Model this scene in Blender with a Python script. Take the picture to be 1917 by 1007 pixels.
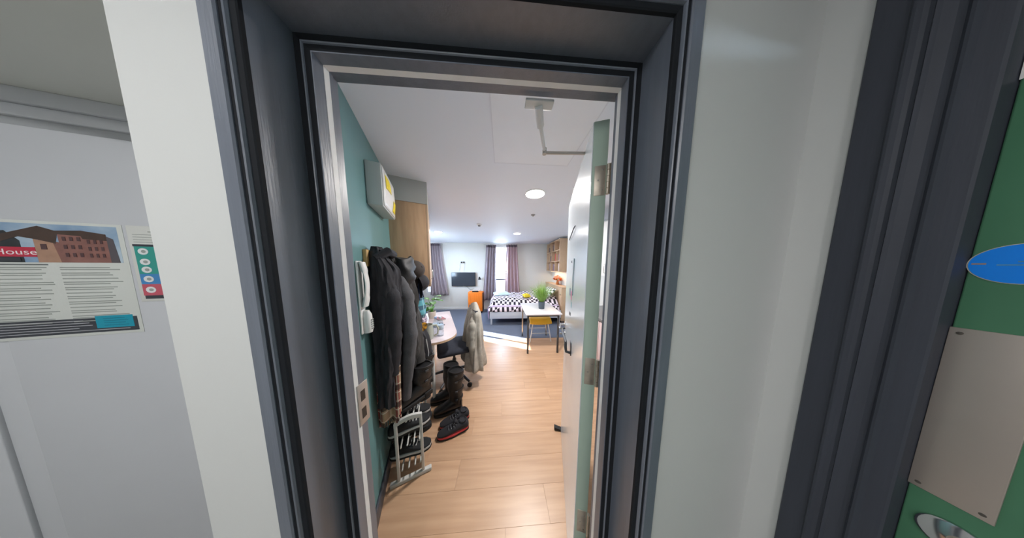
import bpy, bmesh, math, random
from mathutils import Matrix, Vector
from mathutils import noise as mnoise
random.seed(7)
sc = bpy.context.scene
for o in list(bpy.data.objects): bpy.data.objects.remove(o)
COL = sc.collection

# ------------------------------------------------------------------ camera
cam_d = bpy.data.cameras.new('camera'); cam = bpy.data.objects.new('camera', cam_d); COL.objects.link(cam)
cam_d.sensor_fit = 'HORIZONTAL'; cam_d.sensor_width = 36.0
cam_d.lens = 36.0 * 300.0 / 1917.0
cam_d.shift_y = (528.93 - 503.5) / 1917.0
cam_d.clip_start = 0.02; cam_d.clip_end = 200
M = Matrix(((0.99805642, 0.00167611, -0.06229417, 0.0),
            (-0.06216685, 0.0960662, -0.99343171, 0.0),
            (0.00431927, 0.99537354, 0.09598368, 1.55),
            (0, 0, 0, 1)))
cam.matrix_world = M
sc.camera = cam
# ------------------------------------------------------------------ sky, sun, exposure
w = bpy.data.worlds.new('sky'); sc.world = w; w.use_nodes = True
bg = w.node_tree.nodes['Background']
bg.inputs[0].default_value = (0.62, 0.80, 1.0, 1); bg.inputs[1].default_value = 32.0
sun_d = bpy.data.lights.new('sun', 'SUN'); sun = bpy.data.objects.new('sun', sun_d); COL.objects.link(sun)
sun_d.energy = 60.0; sun_d.color = (1.0, 0.95, 0.87); sun_d.angle = math.radians(0.6)
sdir = Vector((0.907 * math.cos(math.radians(31)), -0.42 * math.cos(math.radians(31)), -math.sin(math.radians(31))))
sun.rotation_euler = sdir.to_track_quat('-Z', 'Y').to_euler(); sun.location = (-8, 8, 6)
sc.view_settings.view_transform = 'Standard'; sc.view_settings.look = 'None'
sc.view_settings.exposure = 0.0; sc.view_settings.gamma = 1.0
sc.view_settings.use_curve_mapping = False

# ------------------------------------------------------------------ helpers
PI = math.pi
def lin(c):
    c = c / 255.0
    return c / 12.92 if c <= 0.04045 else ((c + 0.055) / 1.055) ** 2.4
def rgb(t): return (lin(t[0]), lin(t[1]), lin(t[2]), 1.0)
MATS = {}
def mat(name, col, rough=0.5, metal=0.0, var=0.0, vscale=6.0, bump=0.0, bscale=60.0, stretch=(1, 1, 1),
        coat=0.0, emit=None, estr=0.0, col2=None, spec=None, rnd=0.0, trans=0.0):
    if name in MATS: return MATS[name]
    m = bpy.data.materials.new(name); m.use_nodes = True; MATS[name] = m
    nt = m.node_tree; b = nt.nodes['Principled BSDF']
    b.inputs['Base Color'].default_value = rgb(col)
    b.inputs['Roughness'].default_value = rough; b.inputs['Metallic'].default_value = metal
    if coat: b.inputs['Coat Weight'].default_value = coat; b.inputs['Coat Roughness'].default_value = 0.15
    if spec is not None: b.inputs['Specular IOR Level'].default_value = spec
    if trans: b.inputs['Transmission Weight'].default_value = trans
    if emit: b.inputs['Emission Color'].default_value = rgb(emit); b.inputs['Emission Strength'].default_value = estr
    if var or bump or rnd:
        tc = nt.nodes.new('ShaderNodeTexCoord'); mp = nt.nodes.new('ShaderNodeMapping')
        mp.inputs['Scale'].default_value = stretch
        nt.links.new(tc.outputs['Object'], mp.inputs['Vector'])
        if rnd:
            oi = nt.nodes.new('ShaderNodeObjectInfo'); mu = nt.nodes.new('ShaderNodeMath'); mu.operation = 'MULTIPLY'
            mu.inputs[1].default_value = 37.0
            nt.links.new(oi.outputs['Random'], mu.inputs[0])
            ad = nt.nodes.new('ShaderNodeVectorMath'); ad.operation = 'ADD'
            nt.links.new(mp.outputs['Vector'], ad.inputs[0]); nt.links.new(mu.outputs[0], ad.inputs[1])
            vec = ad.outputs[0]
        else: vec = mp.outputs['Vector']
        if var:
            nz = nt.nodes.new('ShaderNodeTexNoise'); nz.inputs['Scale'].default_value = vscale; nz.inputs['Detail'].default_value = 4
            nt.links.new(vec, nz.inputs['Vector'])
            mx = nt.nodes.new('ShaderNodeMix'); mx.data_type = 'RGBA'
            c1 = rgb(col); c2 = rgb(col2) if col2 else tuple(x * (1 - var) for x in c1[:3]) + (1,)
            mx.inputs['A'].default_value = c1; mx.inputs['B'].default_value = c2
            rp = nt.nodes.new('ShaderNodeMapRange'); rp.inputs['From Min'].default_value = 0.35; rp.inputs['From Max'].default_value = 0.65
            nt.links.new(nz.outputs['Fac'], rp.inputs['Value']); nt.links.new(rp.outputs['Result'], mx.inputs['Factor'])
            last = mx.outputs['Result']
            if rnd:
                hs = nt.nodes.new('ShaderNodeHueSaturation'); mr = nt.nodes.new('ShaderNodeMapRange')
                mr.inputs['To Min'].default_value = 1 - rnd; mr.inputs['To Max'].default_value = 1 + rnd
                nt.links.new(oi.outputs['Random'], mr.inputs['Value']); nt.links.new(mr.outputs['Result'], hs.inputs['Value'])
                nt.links.new(last, hs.inputs['Color']); last = hs.outputs['Color']
            nt.links.new(last, b.inputs['Base Color'])
        if bump:
            n2 = nt.nodes.new('ShaderNodeTexNoise'); n2.inputs['Scale'].default_value = bscale; n2.inputs['Detail'].default_value = 3
            nt.links.new(vec, n2.inputs['Vector'])
            bp = nt.nodes.new('ShaderNodeBump'); bp.inputs['Strength'].default_value = bump; bp.inputs['Distance'].default_value = 0.004
            nt.links.new(n2.outputs['Fac'], bp.inputs['Height']); nt.links.new(bp.outputs['Normal'], b.inputs['Normal'])
    return m

class MB:
    def __init__(s): s.v = []; s.f = []
    def box(s, x0, x1, y0, y1, z0, z1):
        b = len(s.v)
        s.v += [(x0, y0, z0), (x1, y0, z0), (x1, y1, z0), (x0, y1, z0), (x0, y0, z1), (x1, y0, z1), (x1, y1, z1), (x0, y1, z1)]
        s.f += [tuple(b + i for i in q) for q in ((0, 3, 2, 1), (4, 5, 6, 7), (0, 1, 5, 4), (1, 2, 6, 5), (2, 3, 7, 6), (3, 0, 4, 7))]
        return s
    def rot(s, ang, axis='Z', about=(0, 0, 0), start=0):
        R = Matrix.Rotation(ang, 4, axis); a = Vector(about)
        for i in range(start, len(s.v)): s.v[i] = tuple(R @ (Vector(s.v[i]) - a) + a)
        return s
    def move(s, dx, dy, dz, start=0):
        for i in range(start, len(s.v)): x, y, z = s.v[i]; s.v[i] = (x + dx, y + dy, z + dz)
        return s
    def prism(s, poly, a, b, axis='z'):
        n = len(poly); k = len(s.v)
        for h in (a, b):
            for (p, q) in poly:
                s.v.append({'z': (p, q, h), 'y': (p, h, q), 'x': (h, p, q)}[axis])
        s.f.append(tuple(k + i for i in reversed(range(n)))); s.f.append(tuple(k + n + i for i in range(n)))
        for i in range(n): j = (i + 1) % n; s.f.append((k + i, k + j, k + n + j, k + n + i))
        return s
    def loft(s, rings, cap=True, closed=True):
        k = len(s.v); n = len(rings[0])
        for r in rings: s.v += [tuple(p) for p in r]
        for i in range(len(rings) - 1):
            for j in range(n if closed else n - 1):
                j2 = (j + 1) % n
                s.f.append((k + i * n + j, k + i * n + j2, k + (i + 1) * n + j2, k + (i + 1) * n + j))
        if cap and closed:
            s.f.append(tuple(k + j for j in reversed(range(n)))); s.f.append(tuple(k + (len(rings) - 1) * n + j for j in range(n)))
        return s
    def tube(s, pts, r, n=8, flat=1.0):
        pts = [Vector(p) for p in pts]; m = len(pts)
        rr = r if isinstance(r, (list, tuple)) else [r] * m
        rings = []; up = Vector((0, 0, 1))
        t0 = (pts[1] - pts[0]).normalized()
        if abs(t0.dot(up)) > 0.95: up = Vector((1, 0, 0))
        for i in range(m):
            t = (pts[min(i + 1, m - 1)] - pts[max(i - 1, 0)]).normalized()
            a = t.cross(up)
            if a.length < 1e-4: a = t.orthogonal()
            a.normalize(); b = a.cross(t).normalized(); up = b
            rings.append([pts[i] + a * math.cos(2 * PI * k / n) * rr[i] + b * math.sin(2 * PI * k / n) * rr[i] * flat for k in range(n)])
        return s.loft(rings)
    def lathe(s, prof, c=(0, 0, 0), n=20, axis='z'):
        rings = []
        for (r, h) in prof:
            ring = []
            for k in range(n):
                a = 2 * PI * k / n; p, q = r * math.cos(a), r * math.sin(a)
                o = {'z': (p, q, h), 'y': (p, h, q), 'x': (h, p, q)}[axis]
                ring.append((c[0] + o[0], c[1] + o[1], c[2] + o[2]))
            rings.append(ring)
        return s.loft(rings)
    def sheet(s, fn, nu, nv):
        k = len(s.v)
        for i in range(nu + 1):
            for j in range(nv + 1): s.v.append(tuple(fn(i / nu, j / nv)))
        for i in range(nu):
            for j in range(nv):
                a = k + i * (nv + 1) + j; s.f.append((a, a + nv + 1, a + nv + 2, a + 1))
        return s
    def quad(s, a, b, c, d):
        k = len(s.v); s.v += [a, b, c, d]; s.f.append((k, k + 1, k + 2, k + 3)); return s
    def mesh(s, name, bevel=0.0, smooth=False, seg=2):
        me = bpy.data.meshes.new(name); bm = bmesh.new()
        vs = [bm.verts.new(p) for p in s.v]
        for f in s.f:
            try: bm.faces.new([vs[i] for i in f])
            except ValueError: pass
        bmesh.ops.recalc_face_normals(bm, faces=bm.faces[:])
        if bevel:
            bmesh.ops.bevel(bm, geom=[e for e in bm.edges if len(e.link_faces) == 2 and e.calc_face_angle(0) > 0.5],
                            offset=bevel, segments=seg, profile=0.5, affect='EDGES', clamp_overlap=True)
        bm.to_mesh(me); bm.free()
        if smooth:
            me.polygons.foreach_set('use_smooth', [True] * len(me.polygons))
            try: me.set_sharp_from_angle(angle=math.radians(50))
            except Exception: pass
        return me
    def build(s, name, m, parent=None, bevel=0.0, smooth=False, seg=2, label=None):
        me = s.mesh(name, bevel, smooth or bevel > 0, seg)
        me.materials.append(m)
        o = bpy.data.objects.new(name, me); COL.objects.link(o)
        if parent: o.parent = parent
        if label: o['label'] = label
        return o
def solid(o, t, off=0.0):
    md = o.modifiers.new('thickness', 'SOLIDIFY'); md.thickness = t; md.offset = off; return o
def subd(o, n=1):
    md = o.modifiers.new('smooth', 'SUBSURF'); md.levels = n; md.render_levels = n; return o
def tag(o, label, cat, group=None, kind=None):
    o['label'] = label; o['category'] = cat
    if group: o['group'] = group
    if kind: o['kind'] = kind
    return o
def struct(o, label, cat='wall'):
    return tag(o, label, cat, kind='structure')
def thing(name, label, cat, loc=(0, 0, 0), rz=0.0, group=None, kind=None):
    o = bpy.data.objects.new(name, None); COL.objects.link(o); o.empty_display_size = 0.05
    o.location = loc; o.rotation_euler = (0, 0, rz)
    return tag(o, label, cat, group, kind)
def copy_tree(o, parent=None):
    c = o.copy(); COL.objects.link(c); c.parent = parent
    for ch in list(o.children): copy_tree(ch, c)
    return c
def B(*a): return MB().box(*a)
def text_mesh(name, body, size, m, parent, loc, rot=(PI / 2, 0, 0), sx=1.0):
    cu = bpy.data.curves.new(name, 'FONT'); cu.body = body; cu.size = size; cu.extrude = 0.0001
    cu.align_x = 'LEFT'
    t = bpy.data.objects.new(name, cu); COL.objects.link(t)
    bpy.context.view_layer.update()
    me = bpy.data.meshes.new_from_object(t.evaluated_get(bpy.context.evaluated_depsgraph_get()))
    bpy.data.objects.remove(t)
    o = bpy.data.objects.new(name, me); COL.objects.link(o); me.materials.clear(); me.materials.append(m)
    o.parent = parent; o.location = loc; o.rotation_euler = rot; o.scale = (sx, 1, 1)
    return o
def lerpk(keys, x):
    if x <= keys[0][0]: return keys[0][1:]
    for a, b in zip(keys, keys[1:]):
        if x <= b[0]:
            t = (x - a[0]) / (b[0] - a[0]); t = t * t * (3 - 2 * t)
            return tuple(p + (q - p) * t for p, q in zip(a[1:], b[1:]))
    return keys[-1][1:]

# left wall frame: local X = out of the wall, local Y = along it into the room
PHI = math.atan2(.38, .925); P0 = (-.79, .95)
NX, NY = math.cos(PHI), math.sin(PHI)
def L(s, off, z=0.0): return (P0[0] + NX * off - NY * s, P0[1] + NY * off + NX * s, z)

# ------------------------------------------------------------------ materials
m_navy = mat('dark slate gloss paint', (106, 113, 126), 0.38, var=.12, vscale=9, bump=.10, bscale=45, stretch=(6, 6, .35), spec=.9)
m_white = mat('white wall paint', (214, 215, 211), 0.55, bump=.03, bscale=120)
m_cwall = mat('corridor wall paint', (206, 208, 207), 0.75, bump=.03, bscale=120)
m_ceil = mat('ceiling paint', (231, 237, 248), 0.6, bump=.02, bscale=90)
m_teal = mat('teal wall paint', (98, 138, 140), 0.45, var=.06, vscale=3, bump=.03, bscale=120)
m_wood = mat('oak laminate', (202, 168, 134), 0.45, var=.2, vscale=5, stretch=(5, 5, .6), col2=(186, 152, 120))
m_woodedge = mat('pale oak edge', (206, 176, 146), 0.5, var=.1, vscale=8, stretch=(6, 6, 1))
m_plank = mat('oak floor plank', (200, 163, 131), 0.34, var=.3, vscale=3.0, stretch=(.7, 11, 1), col2=(187, 150, 119), rnd=.045, bump=.03, bscale=14)
m_sub = mat('floor underlay', (120, 92, 70), 0.8, var=.1)
m_carpet = mat('slate blue carpet', (106, 116, 136), 0.95, var=.18, vscale=70, bump=.5, bscale=260)
m_wtrim = mat('white satin trim', (222, 222, 220), 0.35, var=.03)
m_whitep = mat('white plastic', (226, 227, 226), 0.35, var=.03)
m_seal = mat('white seal strip', (238, 238, 238), 0.45, var=.06, vscale=20)
m_greydoor = mat('grey green door edge', (170, 190, 176), 0.45, var=.05, vscale=5)
m_doorface = mat('pale door face', (214, 222, 226), 0.22, var=.03, vscale=4, coat=.3)
m_green = mat('green door paint', (82, 136, 104), 0.5, var=.12, vscale=7, bump=.05, bscale=50)
m_steel = mat('brushed steel', (178, 174, 168), 0.32, metal=1.0, var=.1, vscale=12, stretch=(1, 1, 14))
m_satin = mat('satin steel plate', (188, 178, 170), 0.45, metal=.6, var=.06, vscale=6)
m_chrome = mat('chrome', (210, 210, 212), 0.12, metal=1.0, var=.02)
m_brass = mat('worn nickel', (200, 190, 176), 0.42, metal=.75, var=.15, vscale=30)
m_black = mat('black fabric', (39, 39, 45), 0.85, var=.25, vscale=14, bump=.25, bscale=150)
m_black2 = mat('washed black fabric', (60, 58, 57), 0.85, var=.25, vscale=8, bump=.25, bscale=130)
m_char = mat('charcoal wool', (86, 86, 90), 0.95, var=.2, vscale=18, bump=.35, bscale=180)
m_leather = mat('black leather', (30, 30, 32), 0.42, var=.2, vscale=20, bump=.2, bscale=90)
m_rubber = mat('black rubber', (26, 26, 28), 0.7, var=.1)
m_darkgrey = mat('dark grey metal', (70, 72, 76), 0.4, metal=.3, var=.05)
m_redsole = mat('red sole', (206, 62, 66), 0.5, var=.1)
m_lace = mat('white lace', (205, 205, 205), 0.8, var=.1)
m_cardi = mat('grey beige knit', (176, 172, 163), 0.95, var=.2, vscale=25, bump=.5, bscale=220)
m_curt2 = mat('pinkish grey curtain', (190, 164, 170), 0.85, var=.08, vscale=10, bump=.15, bscale=200)
m_curt = mat('mauve grey curtain', (170, 160, 170), 0.85, var=.08, vscale=10, bump=.15, bscale=200)
m_orange = mat('orange shell', (240, 128, 36), 0.35, var=.05)
m_yellow = mat('yellow seat', (232, 182, 48), 0.4, var=.05)
m_bedwhite = mat('pale blue white frame', (214, 222, 234), 0.4, var=.03)
m_tabletop = mat('white laminate top', (226, 226, 232), 0.25, var=.03)
m_deskt = mat('pale pinkish desk laminate', (214, 200, 204), 0.3, var=.05)
m_navyseat = mat('navy upholstery', (50, 54, 66), 0.9, var=.15, vscale=40, bump=.2, bscale=200)
m_screen = mat('dark screen', (52, 60, 70), 0.12, var=.2, vscale=2)
m_pot = mat('slate pot', (84, 96, 108), 0.5, var=.08)
m_potc = mat('cream pot', (214, 206, 194), 0.5, var=.08)
m_soil = mat('soil', (70, 54, 42), 0.95, var=.3, vscale=60)
m_leaf = mat('green leaf', (92, 160, 56), 0.45, var=.25, vscale=14)
m_grass = mat('pale green blade', (158, 200, 96), 0.5, var=.3, vscale=20)
m_flower = mat('orange petal', (246, 150, 50), 0.6, var=.35, vscale=40, col2=(226, 100, 30))
m_paper = mat('white print', (214, 218, 212), 0.3, var=.02)
m_ink = mat('grey print', (150, 156, 152), 0.4, var=.05)
m_ink2 = mat('dark print', (52, 56, 64), 0.4, var=.05)
m_lamp = mat('lamp diffuser', (255, 255, 255), 0.4, emit=(255, 250, 244), estr=14.0)
m_glassw = None
def glass_mat(name, tint, alpha):
    m = bpy.data.materials.new(name); m.use_nodes = True; nt = m.node_tree
    for n in list(nt.nodes): nt.nodes.remove(n)
    out = nt.nodes.new('ShaderNodeOutputMaterial'); mx = nt.nodes.new('ShaderNodeMixShader')
    tr = nt.nodes.new('ShaderNodeBsdfTransparent'); gl = nt.nodes.new('ShaderNodeBsdfGlossy')
    tr.inputs[0].default_value = tint; gl.inputs['Roughness'].default_value = 0.03
    mx.inputs[0].default_value = .05 + alpha
    nt.links.new(tr.outputs[0], mx.inputs[1]); nt.links.new(gl.outputs[0], mx.inputs[2])
    nt.links.new(mx.outputs[0], out.inputs[0]); return m
m_pane = glass_mat('window glass', (.95, .97, 1, 1), 0.0)
m_clear = glass_mat('clear plastic', (.88, .93, .97, 1), 0.06)
def stripes_mat(name, base, bands, axis=0, rough=.9):
    """flat woven print: bands = [(period, width, offset, axis, colour)]"""
    m = bpy.data.materials.new(name); m.use_nodes = True; nt = m.node_tree; b = nt.nodes['Principled BSDF']
    b.inputs['Roughness'].default_value = rough
    tc = nt.nodes.new('ShaderNodeTexCoord'); sp = nt.nodes.new('ShaderNodeSeparateXYZ'); nt.links.new(tc.outputs['Object'], sp.inputs[0])
    rg = nt.nodes.new('ShaderNodeRGB'); rg.outputs[0].default_value = rgb(base); last = rg.outputs[0]
    for (per, wd, of, ax, c) in bands:
        a = nt.nodes.new('ShaderNodeMath'); a.operation = 'MULTIPLY_ADD'; a.inputs[1].default_value = 1 / per; a.inputs[2].default_value = of + 20
        nt.links.new(sp.outputs[ax], a.inputs[0])
        fr = nt.nodes.new('ShaderNodeMath'); fr.operation = 'FRACT'; nt.links.new(a.outputs[0], fr.inputs[0])
        lt = nt.nodes.new('ShaderNodeMath'); lt.operation = 'LESS_THAN'; lt.inputs[1].default_value = wd; nt.links.new(fr.outputs[0], lt.inputs[0])
        mu = nt.nodes.new('ShaderNodeMath'); mu.operation = 'MULTIPLY'; mu.inputs[1].default_value = .8; nt.links.new(lt.outputs[0], mu.inputs[0])
        mx = nt.nodes.new('ShaderNodeMix'); mx.data_type = 'RGBA'; nt.links.new(mu.outputs[0], mx.inputs['Factor'])
        nt.links.new(last, mx.inputs['A']); mx.inputs['B'].default_value = rgb(c); last = mx.outputs['Result']
    nt.links.new(last, b.inputs['Base Color']); return m
m_tartan = stripes_mat('tartan scarf weave', (176, 150, 124), [(.10, .3, .3, 0, (150, 44, 50)), (.05, .16, .3, 0, (214, 200, 180)), (.12, .3, .1, 2, (58, 44, 42)), (.06, .12, .5, 2, (222, 210, 196))])
def checker_mat():
    m = bpy.data.materials.new('checked duvet print'); m.use_nodes = True; nt = m.node_tree; b = nt.nodes['Principled BSDF']
    b.inputs['Roughness'].default_value = .9
    tc = nt.nodes.new('ShaderNodeTexCoord'); mp = nt.nodes.new('ShaderNodeMapping'); mp.inputs['Scale'].default_value = (1, 1, 0)
    mp.inputs['Location'].default_value = (0, 0, .013); mp.inputs['Rotation'].default_value = (0, 0, .12)
    nt.links.new(tc.outputs['UV'], mp.inputs[0])
    ck = nt.nodes.new('ShaderNodeTexChecker'); ck.inputs['Scale'].default_value = 16
    ck.inputs['Color1'].default_value = rgb((40, 36, 46)); ck.inputs['Color2'].default_value = rgb((236, 226, 238))
    nt.links.new(mp.outputs[0], ck.inputs['Vector']); nt.links.new(ck.outputs['Color'], b.inputs['Base Color']); return m
m_check = checker_mat()

# ================================================================== THE SETTING
CZ = 2.4; FY = 5.87; RX = 1.87
struct(MB().prism([(-2.2, -1.8), (1.0, -1.8), (1.0, .45), (-.76, .45), (-.88, .70), (-.95, .92), (-2.2, .92)], -.06, 0).build('floor_corridor', mat('corridor vinyl', (168, 164, 158), .5, var=.1, vscale=30)), 'grey vinyl floor of the corridor outside the doorway', 'floor')
floor = struct(B(-2.3, RX, .45, 3.35, -.06, -.009).build('floor', m_sub), 'light oak laminate floor of the studio entrance', 'floor')
def leftx(y): return P0[0] - NY / NX * (y - P0[1])
plank_cache = {}
def plank(x0, x1, y0, y1):
    key = round(x1 - x0, 3)
    if key not in plank_cache:
        b = B(-(key) / 2 + .0003, key / 2 - .0003, -(y1 - y0) / 2 + .0003, (y1 - y0) / 2 - .0003, -.009, 0)
        me = b.mesh('plank', bevel=.0005, seg=1); me.materials.append(m_plank); plank_cache[key] = me
    o = bpy.data.objects.new('plank', plank_cache[key]); COL.objects.link(o); o.parent = floor
    o.location = ((x0 + x1) / 2, (y0 + y1) / 2, 0)
PW = 2.9 / 16
for r in range(16):
    y0 = .45 + r * PW; y1 = y0 + PW
    xl = max(-2.25, leftx(y1) - .05) if r > 0 else -.50
    xr = RX - .003 if r > 0 else .39
    x = xl; first = [.4, .8, 1.15, .6][r % 4]
    while x < xr - 1e-4:
        nx = min(x + first, xr)
        if xr - nx < .15: nx = xr
        plank(x, nx, y0, y1); x = nx; first = 1.2
struct(B(-3.0, RX, 3.35, FY, -.06, .002).build('floor_carpet', m_carpet), 'slate blue carpet at the far end of the studio', 'floor')
struct(B(-3.1, RX + .1, .40, FY + .1, CZ, CZ + .08).build('ceiling', m_ceil), 'white painted ceiling of the studio room', 'ceiling')
struct(B(-2.2, 1.0, -1.8, .40, CZ, CZ + .08).build('ceiling_corridor', m_ceil), 'white ceiling of the corridor', 'ceiling')
struct(B(-40, 40, -30, 60, -3.3, -3.0).build('ground', mat('pale paving', (150, 148, 142), .9, var=.15, vscale=2)), 'pale paved ground far below the windows outside', 'ground')
# wall with the doorway
wf = MB()
wf.prism([(-.724, .385), (-.50, .385), (-.50, .56), (-.63, .56), (-.80, .71), (-.88, .70)], 0, CZ)
wf.box(.39, 1.0, .385, .56, 0, CZ); wf.box(1.0, RX + .1, .46, .56, 0, CZ)
wf.box(-.50, .39, .385, .56, 2.11, CZ)
struct(wf.build('wall_front', m_cwall), 'off-white corridor wall around the open dark doorway')
# alcove on the left with its angled door
struct(MB().prism([(-2.2, .3851), (-.73, .3851), (-.80, .71), (-.95, .90), (-2.2, .90)], 2.03, CZ).build('wall_alcove_head', mat('alcove soffit paint', (214, 216, 210), .6, var=.03)), 'grey soffit above the white alcove door with the poster')
AR = math.atan2(1, 4)
al = thing('wall_alcove', 'pale angled wall at the back of the alcove', 'wall', (-.9, .68, 0), AR, kind='structure')
B(-1.4, .10, .035, .09, 0, 2.03).build('backing', m_cwall, al)
# corridor shell
struct(B(-2.2, -2.1, -1.8, 1.0, 0, CZ).build('wall_corridor_left', m_cwall), 'far left corridor wall outside the view')
struct(B(-2.2, 1.0, -1.8, -1.7, 0, CZ).build('wall_corridor_back', m_cwall), 'corridor wall behind the viewpoint')
wr = MB(); wr.box(.753, .9, .232, .385, 0, CZ); wr.box(.753, .9, -1.7, -.66, 0, CZ); wr.box(.753, .9, -.66, .219, 2.06, CZ)
struct(wr.build('wall_corridor_right', m_cwall), 'white corridor wall nib beside the green door')
# room shell
def wall_holes(mb, x0, x1, y0, y1, z0, z1, holes):
    xs = sorted({x0, x1, *[h[0] for h in holes], *[h[1] for h in holes]})
    for a, b in zip(xs, xs[1:]):
        zz = [z0]
        for h in holes:
            if h[0] <= a + 1e-6 and b <= h[1] + 1e-6: zz += [h[2], h[3]]
        zz.append(z1)
        for i in range(0, len(zz), 2): mb.box(a, b, y0, y1, zz[i], zz[i + 1])
    return mb
FH = [(-2.70, -2.22, .62, 2.29), (-.30, .24, .62, 2.29)]
struct(wall_holes(MB(), -3.1, RX + .1, FY, FY + .12, 0, CZ, FH).build('wall_far', m_white), 'white far wall with the television and a narrow window')
struct(B(RX, RX + .1, .56, FY, 0, CZ).build('wall_right', m_white), 'white right wall of the studio')
lw = B(-.06, 0, -.44, .76, 0, CZ).build('wall_left', m_teal); lw.location = (*P0, 0); lw.rotation_euler = (0, 0, PHI)
struct(lw, 'teal painted wall on the left just inside the doorway')
LH = (3.34, 4.14, 1.10, 2.17)
lb = MB(); wall_holes(lb, .76, 5.45, -.0, .10, 0, CZ, [LH])
lb.v = [(-y, x, z) for (x, y, z) in lb.v]
l2 = lb.build('wall_left_rear', m_white); l2.location = (*P0, 0); l2.rotation_euler = (0, 0, PHI)
struct(l2, 'white left wall beyond the desk with the side window')
bb = B(0, .012, -.42, .74, 0, .11).build('baseboard_left', mat('slate skirting paint', (66, 70, 80), .4, var=.05), bevel=.003); bb.location = (*P0, 0); bb.rotation_euler = (0, 0, PHI)
struct(bb, 'dark slate skirting board along the teal wall', 'baseboard')
struct(B(-2.75, RX, FY - .014, FY, .002, .09).build('baseboard_far', m_wtrim, bevel=.003), 'white skirting board along the far wall', 'baseboard')

# windows
def window(name, x0, x1, z0, z1, label, loc, rz, rail=None, panes=1):
    t = thing(name, label, 'window', loc, rz, kind='structure')
    fw = .035
    for nm, bx in (('frame_side', (x0, x0 + fw, -.03, .04, z0, z1)), ('frame_side', (x1 - fw, x1, -.03, .04, z0, z1)),
                   ('frame_head', (x0 + fw, x1 - fw, -.03, .04, z1 - fw, z1)), ('frame_sill', (x0 + fw, x1 - fw, -.05, .04, z0, z0 + fw))):
        B(*bx).build(nm, m_wtrim, t, bevel=.004)
    zb = z0 + fw
    if rail:
        B(x0 + fw, x1 - fw, -.02, .03, rail - .03, rail + .03).build('rail', mat('grey window rail', (112, 116, 126), .4, var=.05), t, bevel=.004)
        B(x0 + fw, x1 - fw, 0, .012, z0 + fw, rail - .03).build('lower_panel', mat('frosted panel', (226, 230, 240), .5, trans=.5, var=.03), t)
        zb = rail + .03
    n = panes; wdt = (x1 - x0 - 2 * fw) / n
    for i in range(n):
        B(x0 + fw + i * wdt, x0 + fw + (i + 1) * wdt, .005, .011, zb, z1 - fw).build('pane', m_pane, t)
        if i: B(x0 + fw + i * wdt - .02, x0 + fw + i * wdt + .02, -.025, .035, zb, z1 - fw).build('mullion', m_wtrim, t, bevel=.004)
    return t
window('window_1', -.30, .24, .62, 2.29, 'narrow white window between the two curtains on the far wall', (0, FY + .05, 0), 0, rail=1.10)
window('window_2', -2.70, -2.22, .62, 2.29, 'narrow window behind the curtain left of the television', (0, FY + .05, 0), 0, rail=1.10)
window('window_3', LH[0], LH[1], LH[2], LH[3], 'side window in the left wall past the desk', (P0[0] - NX * .05, P0[1] - NY * .05, 0), PHI + PI / 2, panes=2)
def portal(name, loc, rot, sx, sy):
    d = bpy.data.lights.new(name, 'AREA'); d.shape = 'RECTANGLE'; d.size = sx; d.size_y = sy; d.cycles.is_portal = True
    o = bpy.data.objects.new(name, d); COL.objects.link(o); o.location = loc; o.rotation_euler = rot
    return o
portal('window_portal', (-.03, FY + .14, 1.455), (-PI / 2, 0, 0), .54, 1.67)
portal('window_portal', (-2.46, FY + .14, 1.455), (-PI / 2, 0, 0), .48, 1.67)
pl = L((LH[0] + LH[1]) / 2, -.13, (LH[2] + LH[3]) / 2)
pp = portal('window_portal', pl, (0, 0, 0), LH[1] - LH[0], LH[3] - LH[2])
pp.rotation_euler = Vector((NX, NY, 0)).to_track_quat('-Z', 'Z').to_euler()

# ---------------------------------------------------------------- dark doorway frame (trim_1)
XL, XR, ZH = -.493, .380, 2.10
def sweep(name, prof, m, parent, sides='LHR', smooth=False, zb=0.0, bevel=0.0):
    """prof: closed list of (u inward from the opening line, y). one object per side, mitred."""
    for sd in sides:
        mb = MB()
        if sd == 'L': rings = [[(XL + u, y, zb) for u, y in prof], [(XL + u, y, ZH - u) for u, y in prof]]
        elif sd == 'R': rings = [[(XR - u, y, zb) for u, y in prof], [(XR - u, y, ZH - u) for u, y in prof]]
        else: rings = [[(XL + u, y, ZH - u) for u, y in prof], [(XR - u, y, ZH - u) for u, y in prof]]
        mb.loft(rings)
        mb.build(name, m, parent, smooth=smooth, bevel=bevel)
tr = thing('trim_1', 'dark slate painted door frame and deep reveal around the open doorway', 'door frame', (0, 0, 0), kind='structure')
m_grooveshade = mat('painted groove shade', (30, 33, 38), .8, var=.1, spec=.2)  # near-black strips laid in the moulding grooves as painted shade
sweep('architrave', [(0, .402), (0, .386), (-.0100, .386), (-.0100, .3745), (-.0115, .3705), (-.0135, .3690), (-.0155, .3705), (-.0165, .3745), (-.0165, .381), (-.0230, .381), (-.0230, .3695), (-.0255, .3665), (-.049, .3655), (-.052, .3675), (-.052, .386), (-.015, .390), (-.015, .402)], m_navy, tr)
sweep('inner_groove', [(.0, .386), (.0, .380), (-.002, .378), (-.010, .376), (-.010, .386)], m_grooveshade, tr)
sweep('outer_groove', [(-.0165, .381), (-.0165, .374), (-.0230, .3715), (-.0230, .381)], m_grooveshade, tr)
sweep('reveal_lining', [(0, .402), (0, .464), (-.012, .464), (-.012, .402)], m_navy, tr)
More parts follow.
